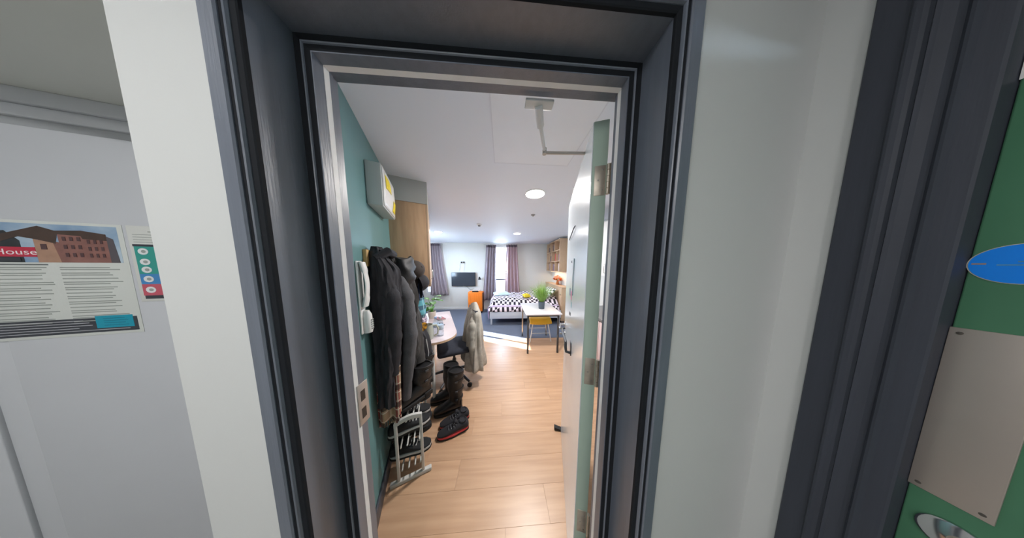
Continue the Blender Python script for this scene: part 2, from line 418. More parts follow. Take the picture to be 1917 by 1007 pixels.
sweep('jamb_moulding', [(-.012, .464), (.0, .464), (.0, .472), (.0135, .472), (.0135, .4665), (.0150, .4635), (.0168, .4625), (.0186, .4635), (.0200, .4665), (.0200, .472), (.0325, .472), (.0325, .468), (.0345, .4655), (.037, .4655), (.037, .4905), (-.012, .4905)], m_navy, tr)
sweep('rear_groove', [(0, .4645), (.0135, .4665), (.0135, .472), (0, .472)], m_grooveshade, tr)
sweep('front_groove', [(.0200, .4660), (.0325, .4675), (.0325, .472), (.0200, .472)], m_grooveshade, tr)
sweep('seal_strip', [(.036, .4905), (.0374, .4905), (.0374, .5045), (.036, .5045)], m_seal, tr)
sweep('door_stop', [(-.012, .4905), (.036, .4905), (.036, .5045), (.0375, .5045), (.0375, .5145), (.006, .5145), (.006, .562), (-.012, .562)], m_navy, tr)
# strike plate on the left jamb
sp = B(XL + .0372, XL + .0392, .497, .535, 1.035, 1.175)
st = sp.build('strike_plate', m_satin, tr, bevel=.0008)
for z0, z1 in ((1.115, 1.150), (1.055, 1.090)):
    B(XL + .0385, XL + .0396, .507, .523, z0, z1).build('latch_slot', mat('slot shadowed steel', (70, 66, 62), .5, metal=.6, var=.1), st)

# ---------------------------------------------------------------- open room door (door_1)
HA = Vector((.366, .572)); ang = math.atan2(1.36 - .572, .56 - .315)   # direction hinge -> free edge
d1 = thing('door_1', 'white door standing open into the room with three steel hinges', 'door', (.366, .570, 0), ang, kind='structure')
# local X along the leaf, local +Y = towards the left (visible) face
LW, LT = .80, .050
B(.002, LW, 0, LT - .0015, .008, 2.052).build('leaf', m_greydoor, d1, bevel=.0015)
B(.003, LW - .002, LT - .0012, LT + .0012, .010, 2.050).build('door_face', m_doorface, d1, label='glossy pale facing of the open door')
for i, (z0, z1) in enumerate(((1.805, 1.905), (1.085, 1.195), (.390, .499))):
    hg = B(.0005, .0025, .004, .040, z0, z1).build('hinge', m_brass, d1, bevel=.0006)
    zz = z0; stp = (z1 - z0) / 5
    for k in range(5):
        MB().lathe([(.0001, 0), (.0058, .0004), (.0058, stp - .001), (.0001, stp - .0006)], (-.004, -.003, z0 + k * stp), n=12).build('knuckle', m_brass, hg, smooth=True)
    for k in range(3):
        MB().lathe([(.0001, 0), (.0032, 0), (.0026, -.0008), (.0001, -.0009)], (.0005, .014 + (k % 2) * .014, z0 + .018 + k * .034), n=10, axis='x').build('screw', m_steel, hg, smooth=True)
# the frame-side hinge leaves belong to the frame
for (z0, z1) in ((1.805, 1.905), (1.085, 1.195), (.390, .499)):
    B(XR - .0085, XR - .006, .525, .562, z0, z1).build('hinge_leaf', m_brass, tr, bevel=.0005)
# furniture on the open door
pb = MB(); pb.tube([(.34, LT + .004, 1.03), (.34, LT + .028, 1.035), (.34, LT + .032, 1.06), (.345, LT + .032, 1.09), (.40, LT + .034, 1.096), (.66, LT + .034, 1.06), (.68, LT + .012, 1.055)], .0085, n=10)
hb = pb.build('pull_handle', m_darkgrey, d1, smooth=True)
B(.32, .36, LT + .001, LT + .006, 1.02, 1.10).build('handle_plate', m_darkgrey, hb, bevel=.002)
lv = MB().lathe([(.0001, LT), (.026, LT), (.026, LT + .008), (.010, LT + .010), (.010, LT + .045), (.0001, LT + .046)], (.735, 0, 1.07), n=20, axis='y').build('lever_handle', m_chrome, d1, smooth=True, label='chrome lever handle')
MB().tube([(.735, LT + .042, 1.07), (.70, LT + .048, 1.07), (.63, LT + .048, 1.068)], .009, n=10).build('lever', m_chrome, lv, smooth=True)
lk = MB().lathe([(.0001, LT), (.024, LT), (.022, LT + .007), (.0001, LT + .007)], (.735, 0, .985), n=20, axis='y').build('lock_rose', m_chrome, d1, smooth=True)
B(.731, .739, LT + .006, LT + .012, .975, .995).build('cylinder', m_chrome, lk, bevel=.001)
ky = B(.733, .737, LT + .010, LT + .045, .978, .992).build('key', m_steel, lk, bevel=.001)
MB().lathe([(.0001, LT), (.007, LT), (.006, LT + .004), (.0001, LT + .004)], (.45, 0, 1.585), n=12, axis='y').build('peephole', m_darkgrey, d1, smooth=True)
MB().tube([(.36, LT + .002, 1.79), (.36, LT + .010, 1.775), (.45, LT + .010, 1.762), (.62, LT + .006, 1.752)], .003, n=6).build('wire_hook', m_rubber, d1, smooth=True)
B(.43, .47, LT + .001, LT + .004, 1.235, 1.255).build('bumper', m_rubber, d1, bevel=.001)
# colourful stickers and a hanging lanyard on the open door
for (u0, u1, z0, z1, c, nm) in ((.40, .44, 1.345, 1.40, (206, 96, 140), 'small pink sticker on the open white door'), (.475, .515, 1.36, 1.41, (96, 90, 130), 'small purple sticker on the open white door'), (.39, .41, 1.30, 1.335, (90, 170, 180), 'small teal sticker low on the open white door')):
    s_ = B(u0, u1, LT + .0014, LT + .0022, z0, z1).build('sticker', mat('sticker %d' % c[0], c, .5, var=.1)); s_.location = d1.location; s_.rotation_euler = (0, 0, ang)
    tag(s_, nm, 'sticker', 'stickers on the open door')
ly = MB().tube([(.33, LT + .004, 1.60), (.325, LT + .005, 1.54), (.345, LT + .005, 1.50), (.335, LT + .005, 1.44), (.34, LT + .005, 1.385)], .003, n=6).build('lanyard', mat('pale lanyard ribbon', (170, 190, 200), .7, var=.1), smooth=True)
ly.location = d1.location; ly.rotation_euler = (0, 0, ang); tag(ly, 'thin pale lanyard hanging down the open door', 'lanyard')
# overhead closer
dc = thing('door_closer', 'white jointed closer arm between frame head and open door', 'door closer', (0, 0, 0))
B(.075, .165, .545, .575, 2.066, 2.074).build('bracket', m_whitep, dc, bevel=.002)
MB().tube([(.118, .56, 2.066), (.140, .625, 2.060)], .013, n=10).build('arm_sleeve', m_whitep, dc, smooth=True)
MB().tube([(.138, .618, 2.060), (.187, .745, 2.058)], .007, n=10).build('arm', m_whitep, dc, smooth=True)
MB().lathe([(.0001, -.012), (.009, -.012), (.009, .012), (.0001, .012)], (.187, .745, 2.056), n=14).build('elbow', m_steel, dc, smooth=True)
MB().tube([(.187, .745, 2.050), (.363, .728, 2.045)], .006, n=10).build('link_arm', m_steel, dc, smooth=True)
# wedge by the free edge
wd = MB().prism([(0, 0), (.10, 0), (.10, .008), (0, .032)], -.018, .018, 'y').build('door_wedge', m_rubber, bevel=.003); wd.location = (.500, 1.375, .001); wd.rotation_euler = (0, 0, -.25)
tag(wd, 'dark rubber door wedge on the oak floor by the open door', 'door wedge')

# ---------------------------------------------------------------- green neighbour door (door_2) on the right
d2 = thing('door_2', 'green door in a dark moulded frame on the right corridor wall', 'door', (0, 0, 0), kind='structure')
B(.768, .812, -.64, .2186, .008, 2.045).build('leaf', m_green, d2, bevel=.002)
pr = [(.385, .324), (.742, .324), (.740, .322), (.739, .291), (.733, .287), (.7325, .284), (.737, .280), (.739, .276), (.7385, .272), (.735, .270), (.7385, .2665), (.7425, .257), (.743, .251), (.738, .247), (.7375, .244), (.743, .240), (.7445, .232), (.746, .224), (.748, .2215), (.775, .2185), (.775, .219), (.80, .219), (.80, .26), (.754, .26), (.754, .324)]
pr = pr[1:]
m_navy2 = mat('dark frame paint', (62, 66, 76), .55, var=.1, vscale=9, bump=.06, bscale=45, stretch=(6, 6, .4), spec=.35)
MB().loft([[(x, y, 0) for x, y in pr], [(x, y, 2.30) for x, y in pr]]).build('architrave', m_navy2, d2)
MB().loft([[(x, -y - .422, 0) for x, y in pr], [(x, -y - .422, 2.30) for x, y in pr]]).build('architrave', m_navy2, d2)
B(.738, .753, -.742, .26, 2.06, 2.15).build('head_architrave', m_navy2, d2, bevel=.003)
B(.7665, .7682, .2120, .2185, 1.83, 2.045).build('seal_strip', m_seal, d2)
pt = B(.7655, .768, .165, .2195 - .0005, 1.150, 1.452).build('finger_plate', m_satin, d2, bevel=.0006, label='plain satin steel plate with corner screws')
for (y, z) in ((.212, 1.443), (.172, 1.443), (.212, 1.159), (.172, 1.159)):
    MB().lathe([(.0001, .7656), (.0026, .7656), (.0022, .7648), (.0001, .7646)], (0, y, z), n=10, axis='x').build('screw', mat('dull screw', (120, 114, 108), .4, metal=.8, var=.1), pt, smooth=True)
rs = MB().lathe([(.0001, .768), (.027, .768), (.0265, .7635), (.024, .762), (.0001, .762)], (0, .181, 1.093), n=28, axis='x').build('lock_rose', m_chrome, d2, smooth=True)
MB().lathe([(.0001, .762), (.0085, .762), (.0085, .757), (.0001, .757)], (0, .176, 1.094), n=16, axis='x').build('cylinder', m_brass, rs, smooth=True)
B(.752, .758, .1745, .1775, 1.088, 1.100).build('thumb_turn', m_chrome, rs, bevel=.0006)
sg = thing('door_sign', 'round blue door sign with a pale rim on the green door', 'sign', (.768, .189, 1.558))
MB().lathe([(.0001, 0), (.0305, 0), (.0305, -.0012), (.0001, -.0012)], n=40, axis='x').build('rim', mat('pale sign rim', (196, 190, 180), .4, var=.05), sg, smooth=True)
MB().lathe([(.0001, -.0012), (.0295, -.0012), (.0295, -.0016), (.0001, -.0016)], n=40, axis='x').build('disc', mat('blue sign face', (14, 138, 250), .35, var=.04), sg, smooth=True)
tx = MB()
for z, a, b in ((.0035, -.016, .004), (-.0015, -.018, .014), (.0085, -.012, -.005)): tx.box(-.0019, -.0017, a, b, z - .0009, z + .0009)
tx.build('lettering', mat('pale blue lettering', (86, 150, 200), .5, var=.1), sg)
B(-.0020, -.0016, .0195, .0275, -.0008, .0014).build('scratch', mat('scuffed mark', (170, 140, 120), .6, var=.2), sg)

# ---------------------------------------------------------------- alcove door (door_3) with poster, notice
d3 = thing('door_3', 'plain white door in the alcove on the left carrying a poster', 'door', (-.9, .68, 0), AR, kind='structure')
m_grdoor = mat('pale grey door paint', (192, 195, 200), .45, var=.02)
B(-.566, .04, 0, .034, .01, 1.937).build('leaf', m_grdoor, d3, bevel=.0015)
B(-.612, -.5662, .0025, .034, .01, 1.937).build('edge_lipping', m_grdoor, d3, bevel=.0012)
B(-.617, .04, .006, .035, 1.939, 1.9605).build('head_groove', mat('grey groove', (160, 163, 166), .5, var=.02), d3)
B(-.75, .04, -.004, .035, 1.9605, 1.992).build('head_bead', m_grdoor, d3, bevel=.003)
B(-.75, .04, -.014, .035, 1.992, 2.03).build('head_frame', m_grdoor, d3, bevel=.002)
B(-.75, -.618, -.003, .035, .0, 1.96).build('jamb', m_grdoor, d3, bevel=.002)

po = thing('notice_poster', 'laminated poster of a brick building with text on the alcove door', 'poster', (-.9, .68, 0), AR)
def card(name, u0, u1, z0, z1, m, lay, parent):
    return B(u0, u1, -.0012 - lay * .00025, -.0008 - lay * .00025, z0, z1).build(name, m, parent)
def poly(name, pts, m, lay, parent):
    return MB().prism(pts, -.0012 - lay * .00025, -.0010 - lay * .00025, 'y').build(name, m, parent)
PR = -.320; PL = -.604; PB, PT = 1.327, 1.678
B(PL, PR, -.0012, 0, PB, PT).build('sheet', mat('gloss laminate white', (206, 210, 206), .22, var=.02, coat=.5), po, bevel=.0004)
ph = card('photo_sky', PL + .008, PR - .010, 1.558, 1.670, mat('print sky', (120, 150, 182), .3, var=.4, vscale=10, col2=(176, 194, 208)), 1, po)
poly('photo_trees', [(PL + .008, 1.558), (-.50, 1.558), (-.50, 1.62), (-.52, 1.648), (-.56, 1.64), (-.58, 1.646), (PL + .008, 1.64)], mat('print trees', (46, 52, 58), .4, var=.5, vscale=30), 1.6, po)
bd = poly('photo_brick_front', [(-.470, 1.558), (-.470, 1.628), (-.437, 1.618), (-.437, 1.645), (-.395, 1.640), (-.395, 1.632), (-.352, 1.628), (-.345, 1.558)], mat('print brick', (142, 98, 90), .4, var=.25, vscale=40), 2, po)
poly('photo_gable', [(-.478, 1.558), (-.478, 1.626), (-.447, 1.616), (-.440, 1.558)], mat('print pale brick', (176, 138, 116), .4, var=.2, vscale=30), 2.6, po)
poly('photo_roof', [(-.530, 1.636), (-.466, 1.664), (-.440, 1.652), (-.395, 1.655), (-.352, 1.646), (-.352, 1.626), (-.395, 1.630), (-.397, 1.638), (-.437, 1.642), (-.443, 1.614), (-.470, 1.624), (-.500, 1.632), (-.530, 1.616)], mat('print roof', (72, 54, 46), .4, var=.25, vscale=40), 3, po)
poly('photo_side_wall', [(-.352, 1.558), (-.352, 1.640), (-.340, 1.632), (-.335, 1.558)], mat('print shade side', (90, 84, 90), .4, var=.2), 3, po)
m_pw = mat('print windows', (84, 58, 60), .4, var=.1)
for r in range(3):
    for k in range(3): u = -.430 + k * .0125; z = 1.629 - r * .024; B(u, u + .006, -.0024, -.0022, z - .006, z + .006).build('photo_window', m_pw, po)
    for k in range(3): u = -.388 + k * .0115; z = 1.622 - r * .021; B(u, u + .005, -.0024, -.0022, z - .006, z + .006).build('photo_window', m_pw, po)
B(-.468, -.458, -.0024, -.0022, 1.596, 1.612).build('photo_window', m_pw, po)
card('red_banner', PL + .008, -.478, 1.574, 1.602, mat('print red', (188, 36, 66), .35, var=.05), 4.2, po)
text_mesh('banner_text', 'House', .0225, mat('print white', (232, 228, 230), .4, var=.02), po, (-.5440, -.0025, 1.5805), sx=1.15)
card('black_caption', PL + .008, -.505, 1.562, 1.571, m_ink2, 4.2, po)
card('footer_band', PL + .008, PR - .008, 1.336, 1.383, m_ink2, 1, po)
card('cyan_box', -.408, -.336, 1.349, 1.389, mat('print cyan', (0, 146, 172), .35, var=.03), 2, po)
tl = MB()
def line(u0, u1, z, h=.0022, lay=.0015): tl.box(u0, u1, -lay, -lay + .0002, z - h / 2, z + h / 2)
random.seed(3)
for col, (a, b) in enumerate(((PL + .010, -.462), (-.447, -.338))):
    z = 1.543
    for k in range(12):
        n = 2 if k % 3 != 2 else 1
        for j in range(n): line(a, b - random.random() * .03, z, .0030); z -= .0062
        z -= .0046
tl.build('text_lines', m_ink, po)
tl = MB(); line(PL + .010, -.465, 1.5515, .004); tl.build('text_heading', mat('print heading', (104, 110, 110), .4, var=.05), po)
tl = MB()
for z, b in ((1.376, -.43), (1.368, -.42), (1.360, -.415), (1.352, -.44), (1.344, -.345)): line(PL + .014, b, z, .0018, .0021)
tl.build('footer_text', mat('print pale grey', (176, 178, 184), .4, var=.03), po)
tl = MB()
for k in range(4): line(-.393, -.352 + (k % 2) * .006, 1.380 - k * .0075, .0014, .0022)
tl.build('box_text', mat('print dark cyan', (0, 104, 130), .4, var=.03), po)
no = thing('notice_sheet', 'narrow notice with a column of round icons beside the poster', 'notice', (-.9, .68, 0), AR)
B(-.312, -.10, -.0012, 0, 1.430, 1.678).build('sheet', mat('notice paper', (206, 208, 204), .3, var=.02), no, bevel=.0004)
for k, (z1, z0, c) in enumerate(((1.612, 1.522, (48, 150, 140)), (1.522, 1.488, (64, 132, 190)), (1.488, 1.450, (190, 84, 100)))):
    card('colour_block', -.304, -.11, z0, z1, mat('notice block %d' % k, c, .4, var=.03), 1, no)
card('top_rule', -.306, -.11, 1.612, 1.619, m_ink2, 1, no); card('bottom_rule', -.302, -.11, 1.4385, 1.450, m_ink2, 1, no)
for z in (1.596, 1.562, 1.536, 1.505, 1.469):
    ic = MB().lathe([(.0001, -.0017), (.0105, -.0017), (.0105, -.0020), (.0001, -.0020)], (-.287, 0, z), n=20, axis='y').build('icon', mat('notice icon white', (220, 222, 224), .4, var=.02), no)
    MB().lathe([(.0001, -.0020), (.005, -.0020), (.005, -.0022), (.0001, -.0022)], (-.286, 0, z), n=8, axis='y').build('icon_symbol', m_ink, ic)
tl = MB()
for z in (1.650, 1.642, 1.634, 1.626): line(-.302, -.12, z, .0016)
line(-.27, -.12, 1.660, .003); tl.build('text_lines', m_ink, no)

# ================================================================== LAMPS
def downlight(name, label, x, y, z, dia, power, col, group, spot=None, fac=1.0):
    t = thing(name, label, 'ceiling light', (x, y, z), 0, group)
    r = dia / 2
    MB().lathe([(r - .004, 0), (r + .003, 0), (r + .003, -.004), (r, -.008), (r - .004, -.007)], n=32).build('rim', m_whitep, t, smooth=True)
    MB().lathe([(.0001, -.004), (r - .004, -.004), (r - .004, -.010), (r * .85, -.013), (.0001, -.0135)], n=32).build('diffuser', m_lamp, t, smooth=True)
    d = bpy.data.lights.new(name + '_glow', 'AREA'); d.shape = 'DISK'; d.size = dia; d.energy = power; d.color = col
    o = bpy.data.objects.new(name + '_glow', d); COL.objects.link(o); o.parent = t; o.location = (0, 0, -.016)
    return t
DL = 'round ceiling downlights in the room'
downlight('ceiling_light', 'large round ceiling light nearest the doorway', .385, 1.93, CZ, .22, 46, (1, .95, .91), DL)
downlight('ceiling_light', 'small round ceiling light left, above the left curtain', -1.55, 4.12, CZ, .18, 15, (1, .97, .95), DL)
downlight('ceiling_light', 'small round ceiling light in front of the far window', .385, 4.15, CZ, .18, 15, (1, .97, .95), DL)
downlight('corridor_light', 'round corridor ceiling light behind the viewpoint', -.80, -.50, CZ, .26, 10.5, (1, .99, .985), 'corridor lights')
downlight('corridor_light', 'unseen round corridor ceiling light added as fill farther behind the viewpoint', -.45, -1.20, CZ, .26, 11.5, (1, .99, .985), 'corridor lights')  # invented fitting, added as fill to light the corridor more evenly
sm = thing('smoke_detector', 'small smoke detector on the ceiling before the television', 'smoke detector', (-.455, 3.345, CZ))
MB().lathe([(.0001, 0), (.052, 0), (.052, -.012), (.04, -.022), (.0001, -.022)], n=24).build('base', m_whitep, sm, smooth=True)
MB().lathe([(.0001, -.022), (.026, -.022), (.024, -.038), (.0001, -.040)], n=20).build('sensor_cap', mat('grey sensor', (120, 124, 130), .5, var=.05), sm, smooth=True)
sk = thing('sprinkler_head', 'tiny round sprinkler rose on the ceiling past the large light', 'sprinkler', (.507, 2.68, CZ))
MB().lathe([(.0001, 0), (.036, 0), (.03, -.008), (.0001, -.008)], n=20).build('rose', mat('pale grey metal', (170, 172, 176), .4, metal=.5, var=.05), sk, smooth=True)
MB().lathe([(.0001, -.008), (.008, -.008), (.008, -.022), (.014, -.024), (.0001, -.026)], n=12).build('nozzle', m_steel, sk, smooth=True)
hp = thing('access_hatch', 'flush white access hatch in the ceiling just inside the doorway', 'ceiling hatch', (0, 0, 0))
B(-.055, .545, .82, 1.40, CZ - .002, CZ).build('panel', mat('hatch paint', (236, 241, 250), .5, var=.02), hp)
for bx in ((-.062, -.055, .813, 1.407), (.545, .552, .813, 1.407), (-.055, .545, .813, .82), (-.055, .545, 1.40, 1.407)):
    B(bx[0], bx[1], bx[2], bx[3], CZ - .0026, CZ).build('edge_trim', mat('hatch trim', (222, 227, 238), .5, var=.02), hp)

# ================================================================== LEFT WALL THINGS
def lthing(name, label, cat, s, off, z=0, rz=0, group=None): return thing(name, label, cat, L(s, off, z), PHI + rz, group)
# alarm box
ab = lthing('alarm_box', 'white wall box with yellow stickers high on the teal wall', 'wall box', .37, 0, 1.95)
B(.0, .085, -.18, .18, 0, .27).build('housing', mat('grey white casing', (196, 202, 200), .45, var=.03), ab, bevel=.006)
cv = MB().sheet(lambda u, v: (.087 + .016 * math.sin(PI * v) * (1 - abs(2 * u - 1) ** 4), -.172 + .344 * u, .008 + .254 * v), 12, 8).build('front_cover', m_whitep, ab, smooth=True); solid(cv, .003)
for (y0, y1, z0, z1) in ((-.14, -.03, .13, .22), (.04, .13, .03, .11)):
    sh = MB().sheet(lambda u, v: (.0905 + .016 * math.sin(PI * (z0 - .008 + (z1 - z0) * v) / .254) * (1 - abs(2 * (y0 + (y1 - y0) * u + .172) / .344 - 1) ** 4), y0 + (y1 - y0) * u, z0 + (z1 - z0) * v), 6, 6).build('warning_sticker', mat('yellow sticker', (240, 216, 40), .4, var=.15, vscale=40), ab, smooth=True); solid(sh, .001)
MB().sheet(lambda u, v: (.092 + .012 * math.sin(PI * (.07 + .05 * v) / .27), -.05 + .06 * u, .09 + .05 * v), 4, 4).build('display', mat('grey display', (140, 146, 150), .3, var=.05), ab, smooth=True)
# cupboard and bulkhead over the desk
bk = B(0, .335, .74, 1.90, 2.185, CZ).build('bulkhead', mat('grey bulkhead paint', (186, 188, 186), .55, var=.02)); bk.location = (*P0, 0); bk.rotation_euler = (0, 0, PHI)
struct(bk, 'pale grey bulkhead above the oak wall cupboard')
cb = thing('wall_cupboard', 'oak wall cupboard hung over the desk', 'cupboard', (*P0, 0), PHI)
B(.0, .315, .745, .765, 1.336, 2.185).build('end_panel', m_wood, cb, bevel=.001)
B(.0, .315, 1.875, 1.895, 1.336, 2.185).build('end_panel', m_wood, cb, bevel=.001)
B(.002, .315, .765, 1.875, 1.336, 1.356).build('bottom_board', m_wood, cb, bevel=.001)
B(.002, .315, .765, 1.875, 2.165, 2.185).build('top_board', m_wood, cb, bevel=.001)
B(.002, .010, .765, 1.875, 1.356, 2.165).build('back_board', m_wood, cb)
for k in range(3):
    a = .747 + k * .3825
    dd = B(.316, .335, a, a + .379, 1.338, 2.183).build('door', m_woodedge, cb, bevel=.001)
    MB().tube([(.335, a + .33, 1.40), (.352, a + .33, 1.41), (.352, a + .33, 1.50), (.335, a + .33, 1.51)], .005, n=8).build('handle', m_steel, dd, smooth=True)
rt = lthing('red_tag', 'small red sticker on the side of the oak cupboard', 'sticker', .7445, .20, 1.47)
B(-.022, .022, -.0008, 0, -.014, .014).build('backing', mat('red sticker', (186, 70, 66), .5, var=.1), rt)
# intercom
ip = lthing('intercom_phone', 'white entry phone on the teal wall beside the coats', 'intercom', -.035, 0, 1.18)
B(0, .010, -.036, .036, .0, .40).build('base', m_whitep, ip, bevel=.006)
hs = MB(); rings = []
for i in range(17):
    t_ = i / 16; z = .15 + .245 * t_; bow = .018 + .030 * math.sin(PI * t_)
    if t_ < .22 or t_ > .78: th = .026
    else: th = .016
    rings.append([(.010 + bow * .55 + th * math.cos(a) * .5, -.006 + .026 * math.sin(a), z) for a in [2 * PI * k / 12 for k in range(12)]])
hs.loft(rings).build('handset', m_whitep, ip, smooth=True)
MB().lathe([(.0001, 0), (.02, 0), (.024, .02), (.022, .10), (.012, .125), (.0001, .126)], (.022, 0, .0), n=16).build('cradle', m_whitep, ip, smooth=True)
for k in range(5): B(.042, .0465, -.012, .012, .02 + k * .012, .026 + k * .012).build('grille_slot', m_ink, ip)
# hook rail
hr = lthing('hook_rail', 'oak coat rail with metal hooks on the teal wall', 'coat rail', 0, 0, 1.55)
B(0, .020, .045, .70, 0, .10).build('board', mat('oak board', (196, 160, 104), .5, var=.15, vscale=8, stretch=(4, 1, 6)), hr, bevel=.003)
for k in range(5):
    y = .085 + k * .14
    MB().tube([(.02, y, .07), (.04, y, .068), (.055, y, .085), (.06, y, .10)], .005, n=8).build('hook', m_brass, hr, smooth=True)
    MB().tube([(.02, y, .04), (.04, y, .03), (.05, y, .04)], .005, n=8).build('hook', m_brass, hr, smooth=True)
# coats: local X out of wall, local Y along, Z height
def coat_body(keys, folds, amp, seed, nz=56, na=84, zig=0.0):
    rings = []
    z0, z1 = keys[0][0], keys[-1][0]
    for i in range(nz + 1):
        z = z0 + (z1 - z0) * i / nz
        yc, xc, hy, hx = lerpk(keys, z)
        k = (z1 - z) / (z1 - z0); ring = []
        for j in range(na):
            a = 2 * PI * j / na
            f = 1 + amp * (.35 + .65 * k) * (math.sin(folds * a + seed + 1.2 * math.sin(3 * k + seed)) + .5 * math.sin((folds * 2 + 1) * a + 2 * seed + 2 * k))
            f += .22 * amp * 6 * (mnoise.noise(Vector((3 * math.cos(a) + seed * 3, 3 * math.sin(a), z * 7))))
            f += amp * .9 * mnoise.noise(Vector((7 * math.cos(a) + seed, 7 * math.sin(a), z * 14 + seed))) + amp * .5 * abs(mnoise.noise(Vector((4 * math.cos(a) + 2 * z, 4 * math.sin(a), z * 26))))
            x = xc + hx * f * math.cos(a); y = yc + hy * f * math.sin(a)
            if x < .022: x = .022 + (x - .022) * .05
            zz = z + (zig * math.sin(2 * a + seed) if i < 2 else 0)
            ring.append((x, y, zz))
        rings.append(ring)
    return MB().loft(rings)
def sleeve(pts, rr, seed):
    P = []; R_ = []
    n = 36
    for i in range(n + 1):
        t_ = i / n * (len(pts) - 1); k = min(int(t_), len(pts) - 2); f = t_ - k
        f2 = f * f * (3 - 2 * f)
        P.append(Vector(pts[k]).lerp(Vector(pts[k + 1]), f)); R_.append((rr[k] * (1 - f2) + rr[k + 1] * f2) * (1 + .05 * math.sin(i * 1.05 + seed) + .05 * math.sin(i * 2.3 + 2 * seed)))
    return MB().tube(P, R_, n=14, flat=.85)
CG = 'coats and bags on the hook rail'
c1 = lthing('long_coat', 'long black coat nearest the doorway on the coat rail', 'coat', 0, 0)
coat_body([(.66, .115, .055, .105, .060), (1.0, .12, .07, .105, .072), (1.35, .125, .08, .105, .085), (1.52, .13, .08, .10, .075), (1.62, .13, .055, .07, .045), (1.675, .13, .045, .03, .025)], 5, .13, .4, zig=.03).build('body', m_black, c1, smooth=True)
sleeve([(.08, .10, 1.52), (.12, .06, 1.36), (.12, .055, 1.10), (.10, .07, .84)], [.03, .050, .046, .040], 1).build('sleeve', m_black, c1, smooth=True)
MB().tube([(.05, .06, 1.60), (.11, .10, 1.645), (.12, .17, 1.635), (.06, .21, 1.60)], [.02, .028, .028, .02], n=10).build('collar', m_black, c1, smooth=True)
c2 = lthing('wool_jacket', 'charcoal jacket with a crumpled hood in the middle of the rail', 'coat', 0, 0)
coat_body([(.72, .26, .12, .10, .085), (.9, .28, .14, .115, .10), (1.25, .31, .14, .125, .10), (1.45, .32, .125, .125, .09), (1.58, .31, .09, .10, .06), (1.66, .30, .06, .05, .035)], 4, .13, 1.7, zig=.05).build('body', m_black2, c2, smooth=True)
sleeve([(.12, .24, 1.52), (.185, .16, 1.34), (.20, .13, 1.06), (.155, .12, .60)], [.03, .050, .046, .030], 2).build('sleeve', m_char, c2, smooth=True, label='grey wool sleeve')
hd = MB(); rings = []
for i in range(15):
    u = i / 14; z = 1.37 + .25 * u; r_ = .5 + .5 * math.sin(PI * (.12 + .76 * u))
    rings.append([(.150 + .085 * r_ * math.cos(a) * (1 + .10 * math.sin(3 * a + 9 * u) + .08 * math.sin(22 * u + a)), .33 + .135 * r_ * math.sin(a) * (1 + .10 * math.sin(4 * a + 7 * u)), z + .018 * math.sin(2 * a + 1)) for a in [2 * PI * k / 36 for k in range(36)]])
hd.loft(rings).build('hood', mat('crumpled satin', (44, 44, 46), .6, var=.3, vscale=16, bump=.4, bscale=40), c2, smooth=True)
c3 = lthing('puffer_jacket', 'bulky black jacket at the far end of the coat rail', 'coat', 0, 0)
coat_body([(.68, .42, .15, .09, .11), (.76, .44, .165, .12, .145), (.90, .46, .155, .135, .135), (1.05, .48, .135, .135, .11), (1.2, .50, .12, .13, .095), (1.40, .50, .10, .12, .08), (1.55, .47, .08, .09, .05), (1.63, .45, .05, .03, .03)], 3, .09, 2.9, zig=.03).build('body', m_black, c3, smooth=True)
sleeve([(.11, .46, 1.46), (.175, .40, 1.26), (.205, .35, 1.02), (.225, .30, .76)], [.03, .058, .062, .055], 3).build('sleeve', m_black2, c3, smooth=True)
sleeve([(.10, .58, 1.42), (.15, .62, 1.2), (.19, .60, .95), (.22, .58, .74)], [.03, .055, .055, .045], 4).build('sleeve', m_black, c3, smooth=True)
MB().tube([(.292, .36, .72), (.300, .35, .80), (.285, .36, .92)], .004, n=6).build('drawstring', m_lace, c3, smooth=True)
bdg = MB().lathe([(.0001, 0), (.042, 0), (.042, .004), (.0001, .006)], (0, 0, 0), n=24, axis='x').build('round_badge', mat('orange patch', (220, 160, 30), .6, var=.3, vscale=40, col2=(60, 46, 24)), c3, smooth=True, label='round yellow patch'); bdg.location = (.262, .40, 1.02); bdg.rotation_euler = (0, .2, -.9)
# caps
def cap(name, label, m, s, off, z, rx, ry, rz):
    t = lthing(name, label, 'cap', s, off, z, rz, 'caps hanging on the coat rail')
    rings = []
    for i in range(9):
        a = PI / 2 * i / 8; r = .088 * math.cos(a) + .0008; h = .10 * math.sin(a)
        rings.append([(r * math.cos(b), r * 1.1 * math.sin(b), h) for b in [2 * PI * k / 24 for k in range(24)]])
    c = MB().loft(rings).build('crown', m, t, smooth=True)
    br = MB().sheet(lambda u, v: ((.075 + .085 * v * math.sin(PI * (.08 + .84 * u)) ** .6) * math.sin(PI * u) if False else .05 + (.03 + .075 * v) * math.sin(PI * u) , -.085 + .17 * u, -.004 - .02 * v * math.sin(PI * u)), 12, 4).build('brim', m, t, smooth=True); solid(br, .004)
    MB().lathe([(.0001, 0), (.008, 0), (.006, .004), (.0001, .005)], (0, 0, .099), n=10).build('button', m, t, smooth=True)
    t.rotation_euler = (rx, ry, PHI + rz); return t
cap('baseball_cap', 'dark brown cap hanging over the coat hoods', mat('dark brown twill', (62, 55, 52), .9, var=.2, vscale=30, bump=.2, bscale=200), .56, .195, 1.52, .3, 1.25, -.3)
cap('baseball_cap', 'black cap hanging lowest beside the oak cupboard', m_black, .60, .225, 1.395, -.2, 1.3, .2)
